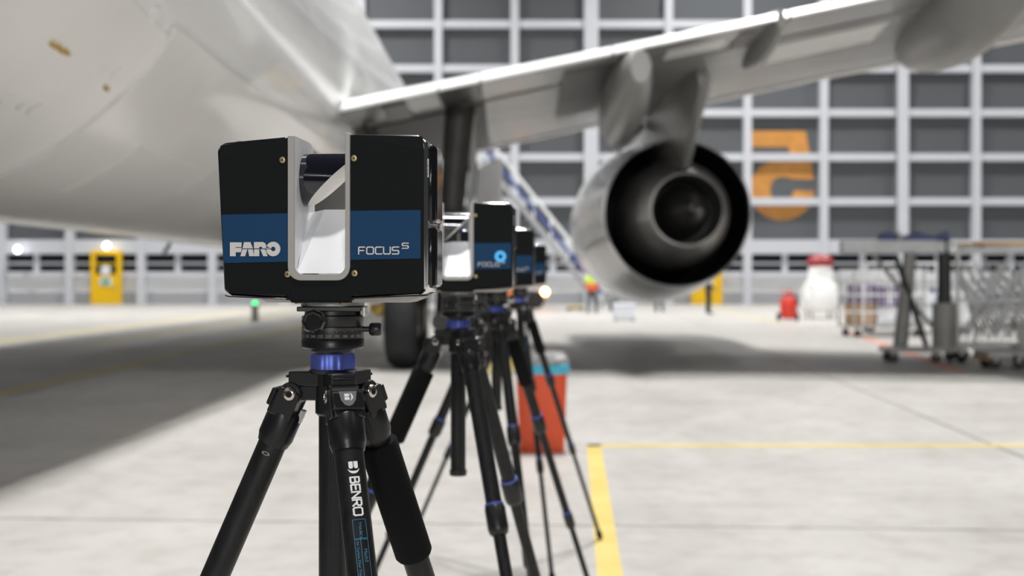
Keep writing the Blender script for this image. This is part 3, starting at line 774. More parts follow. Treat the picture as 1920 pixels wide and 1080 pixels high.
        kn = MB().lathe([(.002, -.0165), (.0125, -.0165), (.0140, -.0150), (.0140, .0150), (.0125, .0165), (.002, .0165)], 28, Mk).build('hinge_knuckle', 'anod_black', root, smooth=True)
        for s in (-1, 1):
            Mb = Matrix.Translation(hinge + tan * s * .0165) @ frame(tan * s, rad)
            bo = MB().lathe([(.0085, -.001), (.0085, .0020), (.0072, .0042), (.0040, .0050), (.0036, .0036), (.0003, .0036)], 24, Mb).build('hinge_bolt', 'bolt_steel', root, smooth=True, angle=50)
            MB().lathe([(.0033, .0030), (.0033, .0040), (.0002, .0040)], 6, Mb).build('hex_socket', 'screw_dark', bo)
        leg = empty('leg', (0, 0, 0), parent=root)
        MB().box(-.0125, .0145, -.0205, -.0150, -.004, .030, M).box(-.0125, .0145, .0150, .0205, -.004, .030, M).box(-.010, .0185, -.0165, .0165, .004, .030, M).build('clevis', 'anod_black', leg, bevel=.0015)
        bz = MB().box(.016, .0225, -.0185, .0185, .0010, .0225, M).build('angle_latch', 'satin_black', leg, bevel=.002)
        rC, rT = .0212, .0168
        MB().lathe([(.010, .022), (.0195, .022), (rC, .0265), (rC, .056), (rC - .0012, .0600), (rC - .0028, .0660), (.012, .0660)], 36, M).build('leg_collar', 'satin_black', leg, smooth=True)
        t1 = MB().lathe([(.004, .060), (rT, .060), (rT, .375), (.004, .375)], 36, M).build('upper_tube', 'carbon', leg, smooth=True)
        if idx == foam:
            MB().lathe([(.0168, .071), (.0225, .071), (.0240, .0735), (.0240, .232), (.0215, .2365), (.0168, .2365)], 36, M).build('foam_grip', 'foam', leg, smooth=True)
        def lock(z, r):
            lk = MB().lathe([(r * .6, z - .026), (r * 1.15, z - .026), (r * 1.28, z - .020), (r * 1.30, z + .022), (r * 1.15, z + .032), (r * .9, z + .036)], 24, M).build('leg_lock', 'anod_black', leg, smooth=True)
            MB().lathe([(r * 1.0, z - .030), (r * 1.18, z - .030), (r * 1.18, z - .0255), (r * 1.0, z - .0255)], 24, M).build('lock_band', 'blue_anod', lk, smooth=True)
        lock(.385, rT); 
        MB().lathe([(.004, .37), (.0132, .37), (.0132, .76), (.004, .76)], 24, M).build('middle_tube', 'carbon', leg, smooth=True)
        lock(.765, .0132)
        Lend = HZ_ / math.cos(th) - .012
        MB().lathe([(.004, .75), (.0100, .75), (.0100, Lend - .03), (.004, Lend - .03)], 20, M).build('lower_tube', 'carbon', leg, smooth=True)
        MB().lathe([(.006, Lend - .045), (.013, Lend - .04), (.015, Lend - .012), (.010, Lend + .004), (.002, Lend + .008)], 20, M).build('rubber_foot', 'foam', leg, smooth=True)
        # decals
        def wrap(b, uvs, fs, r, s0, c0, flip=1):
            """uvs (x across reading direction down the leg, y across) on a tube: reading direction runs down the leg"""
            b.add([M @ Vector((r * math.cos(c0 + y / r), r * math.sin(c0 + y / r), s0 + x)) for x, y in uvs], fs)
        if idx == 0 and decals:
            c0 = R(4)
            # which sideways sign is to the right of the viewer: local y versus world x
            ysgn = 1 if (M.to_3x3() @ Vector((0, 1, 0))).x > 0 else -1
            r = rT + .0003
            def W(b, pts):
                if len(pts) != 4:
                    wrap(b, [(p[0], ysgn * p[1]) for p in pts], [tuple(range(len(pts)))], r, .0, c0); return
                q4 = [Vector((p[0], p[1])) for p in pts]; n_ = 4; g = []
                for i in range(n_ + 1):
                    for j in range(n_ + 1):
                        e = q4[0].lerp(q4[1], i / n_).lerp(q4[3].lerp(q4[2], i / n_), j / n_); g.append((e.x, ysgn * e.y))
                wrap(b, g, [(i * 5 + j, i * 5 + j + 1, i * 5 + j + 6, i * 5 + j + 5) for i in range(n_) for j in range(n_)], r, .0, c0)
            dw = MB()
            q, wd = strokes('BENRO', .0098, .0021, 2.6)
            k2 = .045 / wd
            for quad in q:
                W(dw, [(.1000 + p.x * k2, p.y - .0049) for p in quad])
            def emblem(b, cx_, cy_, sc, put):
                for (y0, y1) in ((-.95, -.08), (.08, .95)):
                    put(b, [(cx_ + x * sc, cy_ + y * sc) for x, y in ((-1.1, y0), (.05, y0), (.35, y0 + .18), (.35, y1 - .18), (.05, y1), (-1.1, y1))])
                pts = []
                for i in range(13):
                    a_ = R(-80 + 160 * i / 12); a2 = R(-80 + 160 * (i + 1) / 12)
                    if i < 12:
                        put(b, [(cx_ + sc * (.15 + 1.25 * math.cos(a_)), cy_ + sc * 1.2 * math.sin(a_)), (cx_ + sc * (.15 + 1.25 * math.cos(a2)), cy_ + sc * 1.2 * math.sin(a2)),
                                (cx_ + sc * (.25 + .62 * math.cos(a2)), cy_ + sc * 1.12 * math.sin(a2)), (cx_ + sc * (.25 + .62 * math.cos(a_)), cy_ + sc * 1.12 * math.sin(a_))])
            emblem(dw, .0880, 0, .0056, lambda b, p: W(b, p))
            dw.build('brand_lettering', 'decal_white', t1)
            bl = MB()
            def line(x0_, y0_, x1_, y1_, t=.0005):
                if abs(x1_ - x0_) > abs(y1_ - y0_):
                    W(bl, [(x0_, y0_ - t / 2), (x1_, y0_ - t / 2), (x1_, y0_ + t / 2), (x0_, y0_ + t / 2)])
                else:
                    n_ = 4
                    for i in range(n_):
                        a_, c_ = y0_ + (y1_ - y0_) * i / n_, y0_ + (y1_ - y0_) * (i + 1) / n_
                        W(bl, [(x0_ - t / 2, a_), (x0_ + t / 2, a_), (x0_ + t / 2, c_), (x0_ - t / 2, c_)])
            for (xa, xb) in ((.1475, .1685), (.1695, .2150)):
                line(xa, -.0075, xb, -.0075); line(xa, .0075, xb, .0075); line(xa, -.0075, xa, .0075); line(xb, -.0075, xb, .0075)
            line(.1695, -.0008, .2150, -.0008)
            for txt, size, x_, y_ in (('TMA38CL', .0044, .1502, -.0012), ('Mach3', .0056, .1800, .0018), ('9X Carbon Fiber Tripod', .0040, .1712, -.0058)):
                vs, fs = font_polys(txt, size)
                if len(txt) > 12:
                    mx_ = max(v.x for v in vs); vs = [Vector((v.x * .042 / mx_, v.y, 0)) for v in vs]
                sh = -1
                wrap(bl, [(x_ + v.x, ysgn * (y_ + v.y)) for v in vs], fs, r, 0, c0)
            bl.build('blue_label', 'decal_blue', t1)
            # badge shield with emblem on the latch
            sh_ = MB(); pr = [(-.0105, .0015), (.0105, .0015), (.0085, .012), (.0045, .0175), (0, .0190), (-.0045, .0175), (-.0085, .012)]
            sh_.add([M @ Vector((.0228, y, z)) for y, z in pr] + [M @ Vector((.0220, y, z)) for y, z in pr], [tuple(range(7))] + [(i, (i + 1) % 7, 7 + (i + 1) % 7, 7 + i) for i in range(7)])
            so = sh_.build('badge', 'badge_grey', bz)
            em = MB()
            emblem(em, 0, .0082, .0040, lambda b, p: b.add([M @ Vector((.0231, ysgn * (x - .0) , .0082 + (y - .0082))) for x, y in p], [tuple(range(len(p)))]))
            em.build('badge_emblem', 'decal_white', so)
        if idx == 2:
            rg_ = MB(); 
            for i in range(16):
                a_, c_ = 2 * math.pi * i / 16, 2 * math.pi * (i + 1) / 16
                e = lambda t_, k_: ((.0765 + .0022 * k_ * math.cos(t_)), .0050 * k_ * math.sin(t_))
                wrap(rg_, [e(a_, 1), e(c_, 1), e(c_, .6), e(a_, .6)], [(0, 1, 2, 3)], rT + .0003, 0, R(-95))
            rg_.build('round_mark_or_glint', 'decal_grey', t1)
        for s in (-1, 1): pass
        MB().box(-.0215, -.0165, -.006, .006, .014, .030, M).build('clevis_clip', 'steel', leg, bevel=.0008)
    return root

trip0 = build_tripod(); scan0 = build_scanner()
SZ = H - 0.0195
# px of tripod axis, scanner size scale (px per metre at its front), scanner yaw, tripod turn
units = [(624, 1640, -4.0, 0), (859, 874, 4.5, 3), (931, 578, 6.0, -6), (975, 397, 8.0, -8)]
tlab = ['black carbon tripod with white lettering carrying the nearest scanner', 'black carbon tripod under the second scanner, just behind the nearest one',
        'black carbon tripod under the third scanner in the receding row', 'black carbon tripod of the farthest scanner, in front of the red bin']
slab_ = ['large sharp black and blue laser scanner nearest the camera', 'blurred laser scanner second in the row, with added light blue reflection ring',
         'blurred laser scanner third in the row, showing only its right half', 'smallest laser scanner at the far end of the row']
trips = []
for i, (px, s, yaw, tt) in enumerate(units):
    d = F / s + .0515; X = (px - 960) / F * d
    t = trip0 if i == 0 else build_tripod((1, 2, 1, 1)[i], i == 3); sc = scan0 if i == 0 else copy_tree(scan0)
    t.location = (X, d, 0); t.rotation_euler = (0, 0, R(tt)); tag(t, tlab[i], 'tripod', 'camera tripods in a receding row')
    sc.location = (X, d, SZ); sc.rotation_euler = (0, 0, R(yaw)); tag(sc, slab_[i], 'scanner', 'laser scanners on tripods in a receding row')
    trips.append((t, sc))
# second scanner: round reflection built as a glowing light blue ring on its band and a lit LED in the slot
sc2 = trips[1][1]
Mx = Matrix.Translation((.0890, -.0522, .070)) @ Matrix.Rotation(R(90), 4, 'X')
MB().lathe([(.0045, 0), (.0125, 0), (.0125, .0008), (.0045, .0008)], 32, Mx, cap=False).build('round_mark_or_glint', 'ring_reflection', sc2)
MB().lathe([(.0002, -.001), (.0016, 0), (.0002, .001)], 10, Matrix.Translation((.012, -.026, .127))).build('status_led', 'led_violet', sc2)

# ================================================================== RED BIN
bd = 9.95; bX = .228
binr = empty('waste_bin', (bX, bd, 0)); tag(binr, 'orange red plastic waste bin with cyan liner behind the tripods', 'bin')
def rrect(hx, hy, r, z, n=5):
    pts = []
    for (sx, sy, a0) in ((1, 1, 0), (-1, 1, 90), (-1, -1, 180), (1, -1, 270)):
        for k in range(n + 1):
            a = R(a0 + 90 * k / n); pts.append(Vector((sx * (hx - r) + r * math.cos(a), sy * (hy - r) + r * math.sin(a), z)))
    return pts
MB().loft([rrect(.170, .170, .06, 0), rrect(.176, .176, .06, .05), rrect(.196, .196, .07, .61), rrect(.203, .203, .07, .615), rrect(.203, .203, .07, .635), rrect(.185, .185, .06, .635), rrect(.160, .160, .05, .05)]).build('bin_body', 'bin_red', binr, smooth=True, angle=50)
MB().loft([rrect(.206, .206, .072, .600), rrect(.212, .212, .074, .615), rrect(.213, .213, .074, .668), rrect(.204, .204, .07, .672), rrect(.198, .198, .07, .64)]).build('bin_liner', 'liner_cyan', binr, smooth=True, angle=50)
b = MB(); rings = []
for z, s in ((.655, .196), (.69, .206), (.72, .20), (.745, .175), (.755, .12), (.75, .05)):
    rg = rrect(s, s, s * .5, z, 7); rings.append([p + Vector((random.uniform(-.012, .012), random.uniform(-.012, .012), random.uniform(-.014, .014))) for p in rg])
b.loft(rings); b.build('plastic_bag', 'clear_bag', binr, smooth=True, angle=25)

# yellow wheel chocks
def chock(x, y, rz, label):
    r = empty('wheel_chock', (x, y, 0), rz); tag(r, label, 'chock', 'yellow wheel chocks by the landing gear')
    MB().prism([(-.13, 0), (.13, 0), (.10, .05), (.02, .20), (-.02, .20), (-.10, .05)], lambda u, w_, t: Vector((t, u, w_)), -.15, .15).build('chock_body', 'yellow_paint', r, bevel=.01)
    MB().tube([(-.08, 0, .19), (-.05, 0, .26), (.05, 0, .26), (.08, 0, .19)], .012, 8).build('chock_handle', 'steel', r, smooth=True)
chock(-.37, 18.35, 0, 'yellow wheel chock seen between tripod legs, left of the pair')
chock(-.03, 18.35, 0, 'yellow wheel chock seen between tripod legs, right of the pair')

# ================================================================== PEOPLE
def person(name, loc, rz, label, top, mid, hgt=1.76, lean=0.0, hood='hair', arm=0):
    s = hgt / 1.76
    J = {'pel': (0, 0, .95), 'sp': (0, .01, 1.15), 'ch': (0, .01 - lean, 1.34), 'nk': (0, -.01 - lean, 1.50), 'hd0': (0, -.03 - lean, 1.60), 'hd': (0, -.03 - lean, 1.68)}
    order = []; rad = {'pel': (.16, .12), 'sp': (.145, .11), 'ch': (.17, .12), 'nk': (.06, .06), 'hd0': (.085, .095), 'hd': (.085, .095)}
    ed = [('pel', 'sp'), ('sp', 'ch'), ('ch', 'nk'), ('nk', 'hd0'), ('hd0', 'hd')]
    for sd, k in ((-1, 'l'), (1, 'r')):
        J['hip' + k] = (sd * .10, 0, .88); J['kn' + k] = (sd * .13, -.02, .50); J['an' + k] = (sd * .15, .02, .09); J['to' + k] = (sd * .165, -.16, .045)
        J['sh' + k] = (sd * .20, 0 - lean, 1.42); J['el' + k] = (sd * .27, .01 - lean * .8, 1.14); J['wr' + k] = (sd * .22, -.16 - arm, .96 + arm); J['ha' + k] = (sd * .19, -.22 - arm, .92 + arm)
        for q, r_ in (('hip', .095), ('kn', .068), ('an', .05), ('to', .042), ('sh', .075), ('el', .052), ('wr', .034), ('ha', .036)): rad[q + k] = (r_, r_)
        ed += [('pel', 'hip' + k), ('hip' + k, 'kn' + k), ('kn' + k, 'an' + k), ('an' + k, 'to' + k), ('ch', 'sh' + k), ('sh' + k, 'el' + k), ('el' + k, 'wr' + k), ('wr' + k, 'ha' + k)]
    names = list(J); me = bpy.data.meshes.new(name)
    me.from_pydata([Vector(J[n_]) * s for n_ in names], [(names.index(a_), names.index(b_)) for a_, b_ in ed], [])
    o = bpy.data.objects.new(name, me); COL.objects.link(o)
    o.modifiers.new('skin', 'SKIN'); o.modifiers.new('sub', 'SUBSURF').levels = 1
    for i, n_ in enumerate(names):
        sv = me.skin_vertices[0].data[i]; sv.radius = (rad[n_][0] * s, rad[n_][1] * s); sv.use_root = (n_ == 'pel')
    dg = bpy.context.evaluated_depsgraph_get(); me2 = bpy.data.meshes.new_from_object(o.evaluated_get(dg))
    bpy.data.objects.remove(o)
    for mname in ('navy', mid, top, 'skin', hood, 'dark_cloth'): me2.materials.append(MT[mname])
    for f in me2.polygons:
        c = f.center / s; f.use_smooth = True
        if c.z > 1.68 or (c.z > 1.60 and c.y > .0): i = 4
        elif c.z > 1.50: i = 3
        elif c.z > 1.19: i = 2
        elif c.z > .90 and abs(c.x) < .33: i = 1 if (c.y > -.17 - arm) else 3
        elif c.z < .10: i = 5
        else: i = 0
        f.material_index = i
    p = bpy.data.objects.new(name, me2); COL.objects.link(p); p.location = loc; p.rotation_euler = (0, 0, rz)
    zmin = min((v.co.z for v in me2.vertices)); p.location.z -= zmin
    tag(p, label, 'person'); return p
def fl(px, py):
    d = F * H / (py - HZ); return Vector(((px - 960) / F * d, d, 0))
person('person', fl(1110, 587), R(175), 'person in yellow and orange high visibility jacket and dark trousers, seen from behind', 'hiviz_yellow', 'hiviz_orange', 1.80)
person('person', fl(1328, 589), R(100), 'dark clothed person standing in front of the yellow door behind the engine', 'dark_cloth', 'dark_cloth', 1.76)
person('person', fl(1236, 585), R(20), 'dark clothed person mostly hidden behind the bottom of the engine', 'dark_cloth', 'dark_cloth', 1.76)

# ================================================================== FAR EQUIPMENT
# white box and black bag by the worker
p = fl(1170, 601)
r = empty('equipment_case', p); tag(r, 'pale white equipment case standing on the floor under the engine', 'case')
MB().box(-.36, .36, -.25, .25, .04, .42).build('case_body', 'crate_white', r, bevel=.03)
MB().box(-.37, .37, -.26, .26, .43, .56).build('case_lid', 'crate_white', r, bevel=.03)
for sx in (-.28, .28): MB().box(sx - .04, sx + .04, -.27, .27, 0, .05).build('case_foot', 'caster_black', r)
p = fl(1155, 583)
r = empty('tool_bag', p); tag(r, 'black bag on the floor just behind the white case', 'bag')
MB().prism([(-.28, 0), (.28, 0), (.26, .25), (-.10, .46), (-.26, .42)], lambda u, w_, t: Vector((u, t, w_)), -.2, .2).build('bag_body', 'dark_cloth', r, bevel=.05)
MB().tube([(-.15, 0, .42), (-.1, 0, .58), (.05, 0, .55), (.1, 0, .34)], .02, 8).build('bag_handle', 'caster_black', r, smooth=True)
p = fl(1080, 582)
r = empty('floor_jack', p); tag(r, 'low dark floor jack beside the worker in the orange jacket', 'jack')
MB().prism([(-.4, .05), (.3, .05), (.35, .15), (-.1, .2), (-.4, .12)], lambda u, w_, t: Vector((u, t, w_)), -.12, .12).build('jack_body', 'brass', r, bevel=.02)
for sx in (-.33, .25): MB().lathe([(.02, -.14), (.07, -.14), (.07, .14), (.02, .14)], 14, Matrix.Translation((sx, 0, .07)) @ Matrix.Rotation(R(90), 4, 'X')).build('jack_wheel', 'caster_black', r)

# red wheeled extinguisher
p = fl(1479, 602)
r = empty('wheeled_extinguisher', p); tag(r, 'red wheeled fire extinguisher on the bright floor', 'extinguisher')
MB().lathe([(.05, .06), (.22, .08), (.25, .14), (.25, .62), (.2, .72), (.08, .78), (.06, .86), (.02, .86)], 24).build('cylinder_body', 'fire_red', r, smooth=True)
MB().box(-.18, .18, -.05, .05, .82, .90).box(-.03, .03, -.03, .03, .85, .98).build('valve_head', 'dark_red', r, bevel=.02)
MB().tube([(-.2, .22, .1), (-.22, .26, .8), (-.2, .32, 1.0), (.2, .32, 1.0), (.22, .26, .8), (.2, .22, .1)], .02, 8).build('push_handle', 'fire_red', r, smooth=True)
MB().tube([(.05, 0, .86), (.2, -.12, .8), (.28, -.1, .5), (.2, -.2, .3)], .022, 8).build('hose', 'rubber_hose', r, smooth=True)
for sx in (-.3, .3): MB().lathe([(.03, -.03), (.12, -.04), (.14, 0), (.12, .04), (.03, .03)], 18, Matrix.Translation((sx, .15, .14)) @ Matrix.Rotation(R(90), 4, 'Y')).build('trolley_wheel', 'caster_black', r, smooth=True)

# white tank with dark red cap
p = fl(1538, 597)
r = empty('storage_tank', p); tag(r, 'white rounded tank with dark red cap left of the racks', 'tank')
MB().lathe([(.1, .25), (.62, .3), (.68, .5), (.66, .95), (.52, 1.2), (.42, 1.35), (.40, 1.8), (.34, 1.86), (.1, 1.88)], 28).build('tank_body', 'tank_white', r, smooth=True)
MB().lathe([(.43, 1.80), (.45, 1.86), (.45, 2.0), (.33, 2.14), (.05, 2.2)], 28).build('tank_cap', 'dark_red', r, smooth=True)
for a in (45, 135, 225, 315): MB().tube([(.5 * math.cos(R(a)), .5 * math.sin(R(a)), .34), (.55 * math.cos(R(a)), .55 * math.sin(R(a)), 0)], .04, 8).build('tank_leg', 'steel', r)
MB().tube([(-.55, -.35, .5), (-.7, -.45, .9), (-.5, -.5, 1.2), (-.2, -.48, 1.0)], .03, 8).build('tank_hose', 'steel_light', r, smooth=True)

# caster helper
def casters(r, pts, rad=.07):
    for (x, y) in pts:
        f = MB().box(x - .03, x + .03, y - .03, y + .03, rad * 1.2, rad * 2.3).build('caster_fork', 'steel', r)
        MB().lathe([(.01, -.025), (rad, -.025), (rad, .025), (.01, .025)], 18, Matrix.Translation((x, y, rad)) @ Matrix.Rotation(R(90), 4, 'X')).build('caster_wheel', 'caster_black', f, smooth=True)
# cage trolley
def cage(loc, rz, W_, D_, Hh, label, top='tarp_blue', nbar=9):
    r = empty('cage_trolley', loc, rz); tag(r, label, 'trolley', 'metal equipment trolleys on the right')
    z0 = .2
    for (x, y) in ((-W_ / 2, -D_ / 2), (W_ / 2, -D_ / 2), (-W_ / 2, D_ / 2), (W_ / 2, D_ / 2)):
        MB().box(x - .025, x + .025, y - .025, y + .025, z0, Hh).build('corner_post', 'steel', r)
    MB().box(-W_ / 2, W_ / 2, -D_ / 2, D_ / 2, z0, z0 + .06).build('base_deck', 'steel', r)
    for z in (z0 + .35, z0 + .75, z0 + 1.15, Hh - .04):
        if z > Hh: continue
        for y in (-D_ / 2, D_ / 2): MB().box(-W_ / 2, W_ / 2, y - .02, y + .02, z, z + .05).build('side_rail', 'steel_light', r)
        for x in (-W_ / 2, W_ / 2): MB().box(x - .02, x + .02, -D_ / 2, D_ / 2, z, z + .05).build('end_rail', 'steel_light', r)
    for y in (-D_ / 2, D_ / 2):
        for k in range(1, nbar):
            x = -W_ / 2 + W_ * k / nbar; MB().box(x - .008, x + .008, y - .008, y + .008, z0, Hh - .1).build('mesh_bar', 'steel_light', r)
    casters(r, [(sx * (W_ / 2 - .12), sy * (D_ / 2 - .1)) for sx in (-1, 1) for sy in (-1, 1)], .085)
    return r
p = fl(1652, 630); c1 = cage(p, R(8), 1.7, .9, 1.55, 'wire cage trolley filled with boxes right of the white tank')
def carton(name, mth, x, y, z, a, bq, c, label, rz=0, cat='box'):
    r = empty(name, (x, y, z), rz); tag(r, label, cat)
    MB().box(-a, a, -bq, bq, 0, c).build('box_body', mth, r, bevel=.015)
    MB().box(-a * 1.02, a * 1.02, -bq * 1.02, bq * 1.02, c * .86, c).build('box_lid', mth, r, bevel=.01)
    MB().box(-a * .12, a * .12, -bq * 1.03, bq * 1.03, c * .05, c * 1.005).build('tape_strip', 'sign_white', r)
carton('packing_box', 'cardboard', p.x - .50, p.y, .262, .28, .3, .5, 'brown cardboard box at the left end of the cage trolley')
carton('packing_box', 'crate_white', p.x + .12, p.y, .262, .30, .3, .42, 'white box low in the middle of the cage trolley')
carton('packing_box', 'purple_box', p.x + .12, p.y, .686, .27, .28, .5, 'purplish box stacked on the white box in the cage trolley')
carton('packing_box', 'steel_light', p.x + .58, p.y + .05, .262, .13, .25, 1.0, 'tall silver box at the right end of the cage trolley')
carton('packing_box', 'purple_box', p.x - .47, p.y + .0, .768, .26, .26, .45, 'purple box on top of the brown cardboard box')
# work stand with thick posts and long top beam
pd = 20.6
q = Vector(((1745 - 960) / F * pd, pd, 0))
st = empty('work_stand', q); tag(st, 'steel work stand with thick grey posts and a long pale top beam', 'stand')
zt = H + (HZ - 462) / F * pd
MB().box(-1.45, .30, -.10, .10, zt - .11, zt + .09).build('top_beam', 'steel_light', st, bevel=.02)
MB().tube([(.22, 0, .16), (.22, 0, .95)], .19, 20).build('lower_post', 'post_grey', st, smooth=True)
MB().tube([(.22, 0, .9), (.22, 0, zt + .1)], .105, 16).build('upper_post', 'post_dark', st, smooth=True)
MB().tube([(-.42, .25, .16), (-.30, .1, zt - .1)], [.12, .10], 14).build('rear_post', 'post_grey', st, smooth=True)
MB().tube([(-.05, .05, .25), (-.55, .05, zt - .15)], .045, 8).build('diagonal_brace', 'post_dark', st, smooth=True)
MB().tube([(.1, .05, .5), (-.9, .05, zt - .15)], .035, 8).build('diagonal_brace', 'steel', st, smooth=True)
MB().box(-.75, .5, -.18, .34, .16, .24).build('base_frame', 'steel', st, bevel=.02)
casters(st, [(-.6, .0), (.05, -.12), (.45, -.12), (.4, .28), (-.6, .3)], .085)
r = empty('folded_tarp', (q.x - .25, q.y + .05, zt + .105)); tag(r, 'folded blue tarpaulin lying on the pale top beam', 'tarp')
b = MB(); b.loft([[Vector((x, y * (1 + .1 * math.sin(9 * x)), z * (1 + .35 * math.sin(13 * x + 1)))) for y, z in ((-.16, 0), (.16, 0), (.13, .07), (0, .1), (-.13, .07))] for x in [-.55 + i * .09 for i in range(13)]])
b.build('tarp_fold', 'tarp_blue', r, smooth=True)
MB().box(-.30, -.26, -.165, .165, .0, .125).build('tarp_strap', 'steel', r)
# truss frames stored on a dolly
pd = 21.5
q = Vector(((1868 - 960) / F * pd, pd, 0))
td = empty('truss_dolly', q, R(-4)); tag(td, 'dolly with crisscross silver braces at the right edge', 'trolley', 'metal equipment trolleys on the right')
Wt, zt2 = .72, H + (HZ - 470) / F * pd
MB().box(-Wt, Wt * 1.5, -.35, .35, .18, .27).build('dolly_deck', 'steel', td, bevel=.02)
for x in (-Wt, Wt * 1.45):
    for y in (-.32, .32): MB().box(x - .03, x + .03, y - .03, y + .03, .25, zt2).build('corner_post', 'steel', td)
for z in (.5, .95, zt2 - .04):
    for y in (-.32, .32): MB().box(-Wt, Wt * 1.45, y - .02, y + .02, z, z + .045).build('side_rail', 'steel_light', td)
for k in range(24):
    x = -Wt + .02 + k * .066; y = -.29 + .025 * k
    hi = zt2 - .1 - .12 * (k % 3)
    MB().tube([(x, y, .33 + .1 * (k % 2)), (min(x + .85 - .2 * (k % 4), Wt * 1.4), y, hi)], .024, 8).build('brace', 'steel_light', td, smooth=True)
    MB().tube([(x + .3, y + .012, .38 + .08 * (k % 3)), (max(x - .45, -Wt), y + .012, hi - .1)], .021, 8).build('brace', 'steel' if k % 3 else 'steel_light', td, smooth=True)
casters(td, [(sx, sy * .26) for sx in (-.6, .95) for sy in (-1, 1)], .085)
r = empty('silver_bundle', (q.x + .12, q.y - .02, zt2 + .010)); tag(r, 'bundle of silver tubes lying on top of the brace dolly', 'tubes')
for k in range(7): MB().tube([(-.7, -.24 + .08 * k, .03), (.85, -.24 + .08 * k + .02, .03)], .032, 8).build('tube', 'steel_light', r, smooth=True)
for x in (-.45, .5): MB().box(x - .02, x + .02, -.29, .31, .055, .075).build('bundle_strap', 'post_dark', r)
r = empty('orange_board', (q.x + .2, q.y, zt2 + .090)); tag(r, 'orange yellow board lying on the silver tubes at the right edge', 'board')
MB().box(-.62, .9, -.25, .25, 0, .05).build('board_plank', 'orange_board', r, bevel=.01)
MB().box(-.9, -.63, -.2, .2, 0, .04).build('board_end', 'brass', r, bevel=.01)
r = empty('white_drum', (q.x - .06 + .42, q.y - .75, 0)); tag(r, 'white drum standing in front of the brace dolly', 'drum')
MB().lathe([(.05, .16), (.25, .17), (.27, .2), (.27, .62), (.24, .68), (.05, .69)], 24).build('drum_body', 'tank_white', r, smooth=True)
MB().box(-.3, .3, -.28, .28, .10, .16).build('drum_cart', 'steel', r); casters(r, [(-.24, -.2), (.24, -.2), (-.24, .2), (.24, .2)], .05)
# low cart at the right edge
q2 = fl(1900, 690)
cc_ = empty('low_cart', q2); tag(cc_, 'low steel cart with brown board at the bottom right edge of the racks', 'cart')
MB().box(-.5, .9, -.3, .3, .2, .27).build('cart_deck', 'steel', cc_, bevel=.02)
MB().box(-.5, -.46, -.3, .3, .02 + .1, .2).build('end_board', 'cardboard', cc_)
for x in (-.47, .87): MB().tube([(x, .28, .25), (x, .28, .75)], .02, 8).build('cart_upright', 'steel', cc_)
MB().tube([(-.47, .28, .74), (.87, .28, .74)], .02, 8).build('cart_rail', 'steel_light', cc_)
casters(cc_, [(-.35, -.2), (.0, -.2), (.7, -.2), (-.35, .2), (.7, .2)], .08)
# second rack farther back filling between
p = fl(1755, 628); cage((p.x, p.y + 1.5, 0), R(-5), 2.6, .9, 1.75, 'long wire trolley standing behind the work stand', nbar=14)
for k in range(6):
    carton('storage_bin', ('steel_light', 'crate_white', 'steel', 'crate_white', 'tarp_blue', 'steel_light')[k], p.x - 1.0 + .4 * k, p.y + 1.5, .262, .17, .3, (.9, .6, 1.1, .7, .85, .75)[k],
           ('tall pale bin at the left end of the long wire trolley', 'short white bin second from left in the long wire trolley', 'tallest grey bin in the long wire trolley', 'white bin fourth from left in the long wire trolley',
            'blue bin in the long wire trolley', 'pale bin at the right end of the long wire trolley')[k], cat='bin')

# mobile stair behind the wing
sd_ = 56.0; k_ = sd_ / F
A_ = Vector(((905 - 960) * k_, sd_, H + (HZ - 300) * k_)); B_ = Vector(((1098 - 960) * k_, sd_, H + (HZ - 540) * k_))
dirn = (B_ - A_); B2 = A_ + dirn * (A_.z / -dirn.z) * .985
stair = empty('mobile_stair', (B2.x, sd_, 0)); tag(stair, 'white and blue mobile boarding stair behind the wing and engine', 'stair')
off = -Vector((B2.x, sd_, 0))
for s in (-.6, .6):
    a0 = A_ + off + Vector((0, s, 0)); b0 = B2 + off + Vector((0, s, 0)); 
    MB().loft([[a0 + Vector((0, y, z)) for y, z in ((-.05, -.13), (.05, -.13), (.05, .13), (-.05, .13))], [b0 + Vector((0, y, z)) for y, z in ((-.05, 0), (.05, 0), (.05, .3), (-.05, .3))]]).build('stringer', 'kick_grey', stair)
    MB().tube([a0 + Vector((0, 0, 1.15)), b0 + Vector((0, 0, 1.2))], .05, 8).build('handrail', 'white_sheet', stair, smooth=True)
    MB().tube([a0 + Vector((0, 0, .62)), b0 + Vector((0, 0, .65))], .06, 8).build('guard_rail', 'rail_blue', stair, smooth=True)
    for i in range(8):
        c = a0.lerp(b0, i / 7); MB().box(c.x - .03, c.x + .03, c.y - .03, c.y + .03, c.z + .05, c.z + 1.18).build('baluster', 'white_sheet', stair)
stp = None
for i in range(24):
    c = (A_ + off).lerp(B2 + off, (i + .5) / 24)
    if stp is None: stp = MB().box(-.16, .16, -.58, .58, -.02, .02).build('step', 'steel', stair); stp.location = c
    else: share('step', stp.data, stair, c)
MB().box(A_.x + off.x - .7, A_.x + off.x, -.65, .65, A_.z - .1, A_.z + .1).build('platform', 'frame_white', stair)
for x in (-.6, -.1):
    for s in (-.55, .55): MB().box(A_.x + off.x + x - .06, A_.x + off.x + x + .06, s - .06, s + .06, .02, A_.z).build('support_leg', 'frame_white', stair)
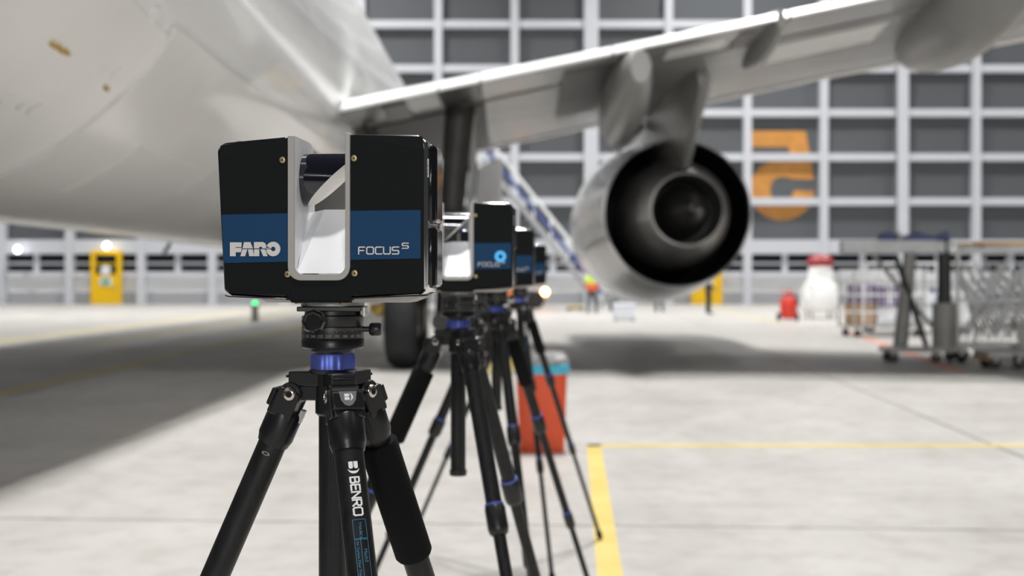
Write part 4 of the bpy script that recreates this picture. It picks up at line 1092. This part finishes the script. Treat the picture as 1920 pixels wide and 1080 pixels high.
MB().tube([(A_.x + off.x - .6, -.5, .6), (A_.x + off.x + 2.6, -.5, 2.2)], .07, 8).build('cross_brace', 'frame_white', stair)

# service vehicle with lit lamp near the wall
vq = Vector(((958 - 960) / F * 60, 60, 0))
v = empty('tow_tractor', vq); tag(v, 'grey and orange tow tractor with glowing orange lamp beyond the scanners', 'vehicle')
MB().prism([(-1.9, .35), (1.7, .35), (1.8, .55), (1.75, .85), (.3, .95), (-1.85, .95)], lambda u, w_, t: Vector((u, t, w_)), -.8, .8).build('chassis_body', 'tug_grey', v, bevel=.06)
MB().prism([(-1.8, .48), (-.95, .48), (-.95, .92), (-1.8, .92)], lambda u, w_, t: Vector((u, t, w_)), -.84, .84).build('rear_box', 'tug_orange', v, bevel=.06)
MB().box(-.3, .2, -.84, .84, .48, .92).build('side_panel', 'tug_orange', v, bevel=.05)
MB().prism([(.4, .94), (1.5, .9), (1.1, 1.35), (.5, 1.4)], lambda u, w_, t: Vector((u, t, w_)), -.5, .5).build('engine_hood', 'tug_grey', v, bevel=.05)
for x in (-1.25, 1.15):
    for y in (-.8, .8): MB().lathe([(.08, -.12), (.36, -.14), (.42, -.06), (.42, .06), (.36, .14), (.08, .12)], 22, Matrix.Translation((x, y, .42)) @ Matrix.Rotation(R(90), 4, 'X')).build('road_wheel', 'tyre', v, smooth=True)
lp = at(1022, 547, 59.1) - vq
MB().lathe([(.01, -.17), (.11, -.12), (.17, 0), (.11, .12), (.01, .17)], 14, Matrix.Translation(lp)).build('warning_lamp', 'lamp_orange', v, smooth=True)

# pedestal with green lamp
p = fl(478, 603)
r = empty('floor_pedestal', p); tag(r, 'grey floor pedestal with green lamp below the front scanner', 'pedestal')
MB().loft([rrect(.15, .12, .03, 0), rrect(.15, .12, .03, .04), rrect(.10, .09, .03, .06), rrect(.10, .09, .03, .46), rrect(.13, .11, .03, .48), rrect(.13, .11, .03, .54)]).build('pedestal_post', 'tug_grey', r, smooth=True)
MB().lathe([(.09, .54), (.09, .58), (.06, .63), (.01, .65)], 16).build('green_lamp', 'lamp_green', r, smooth=True)
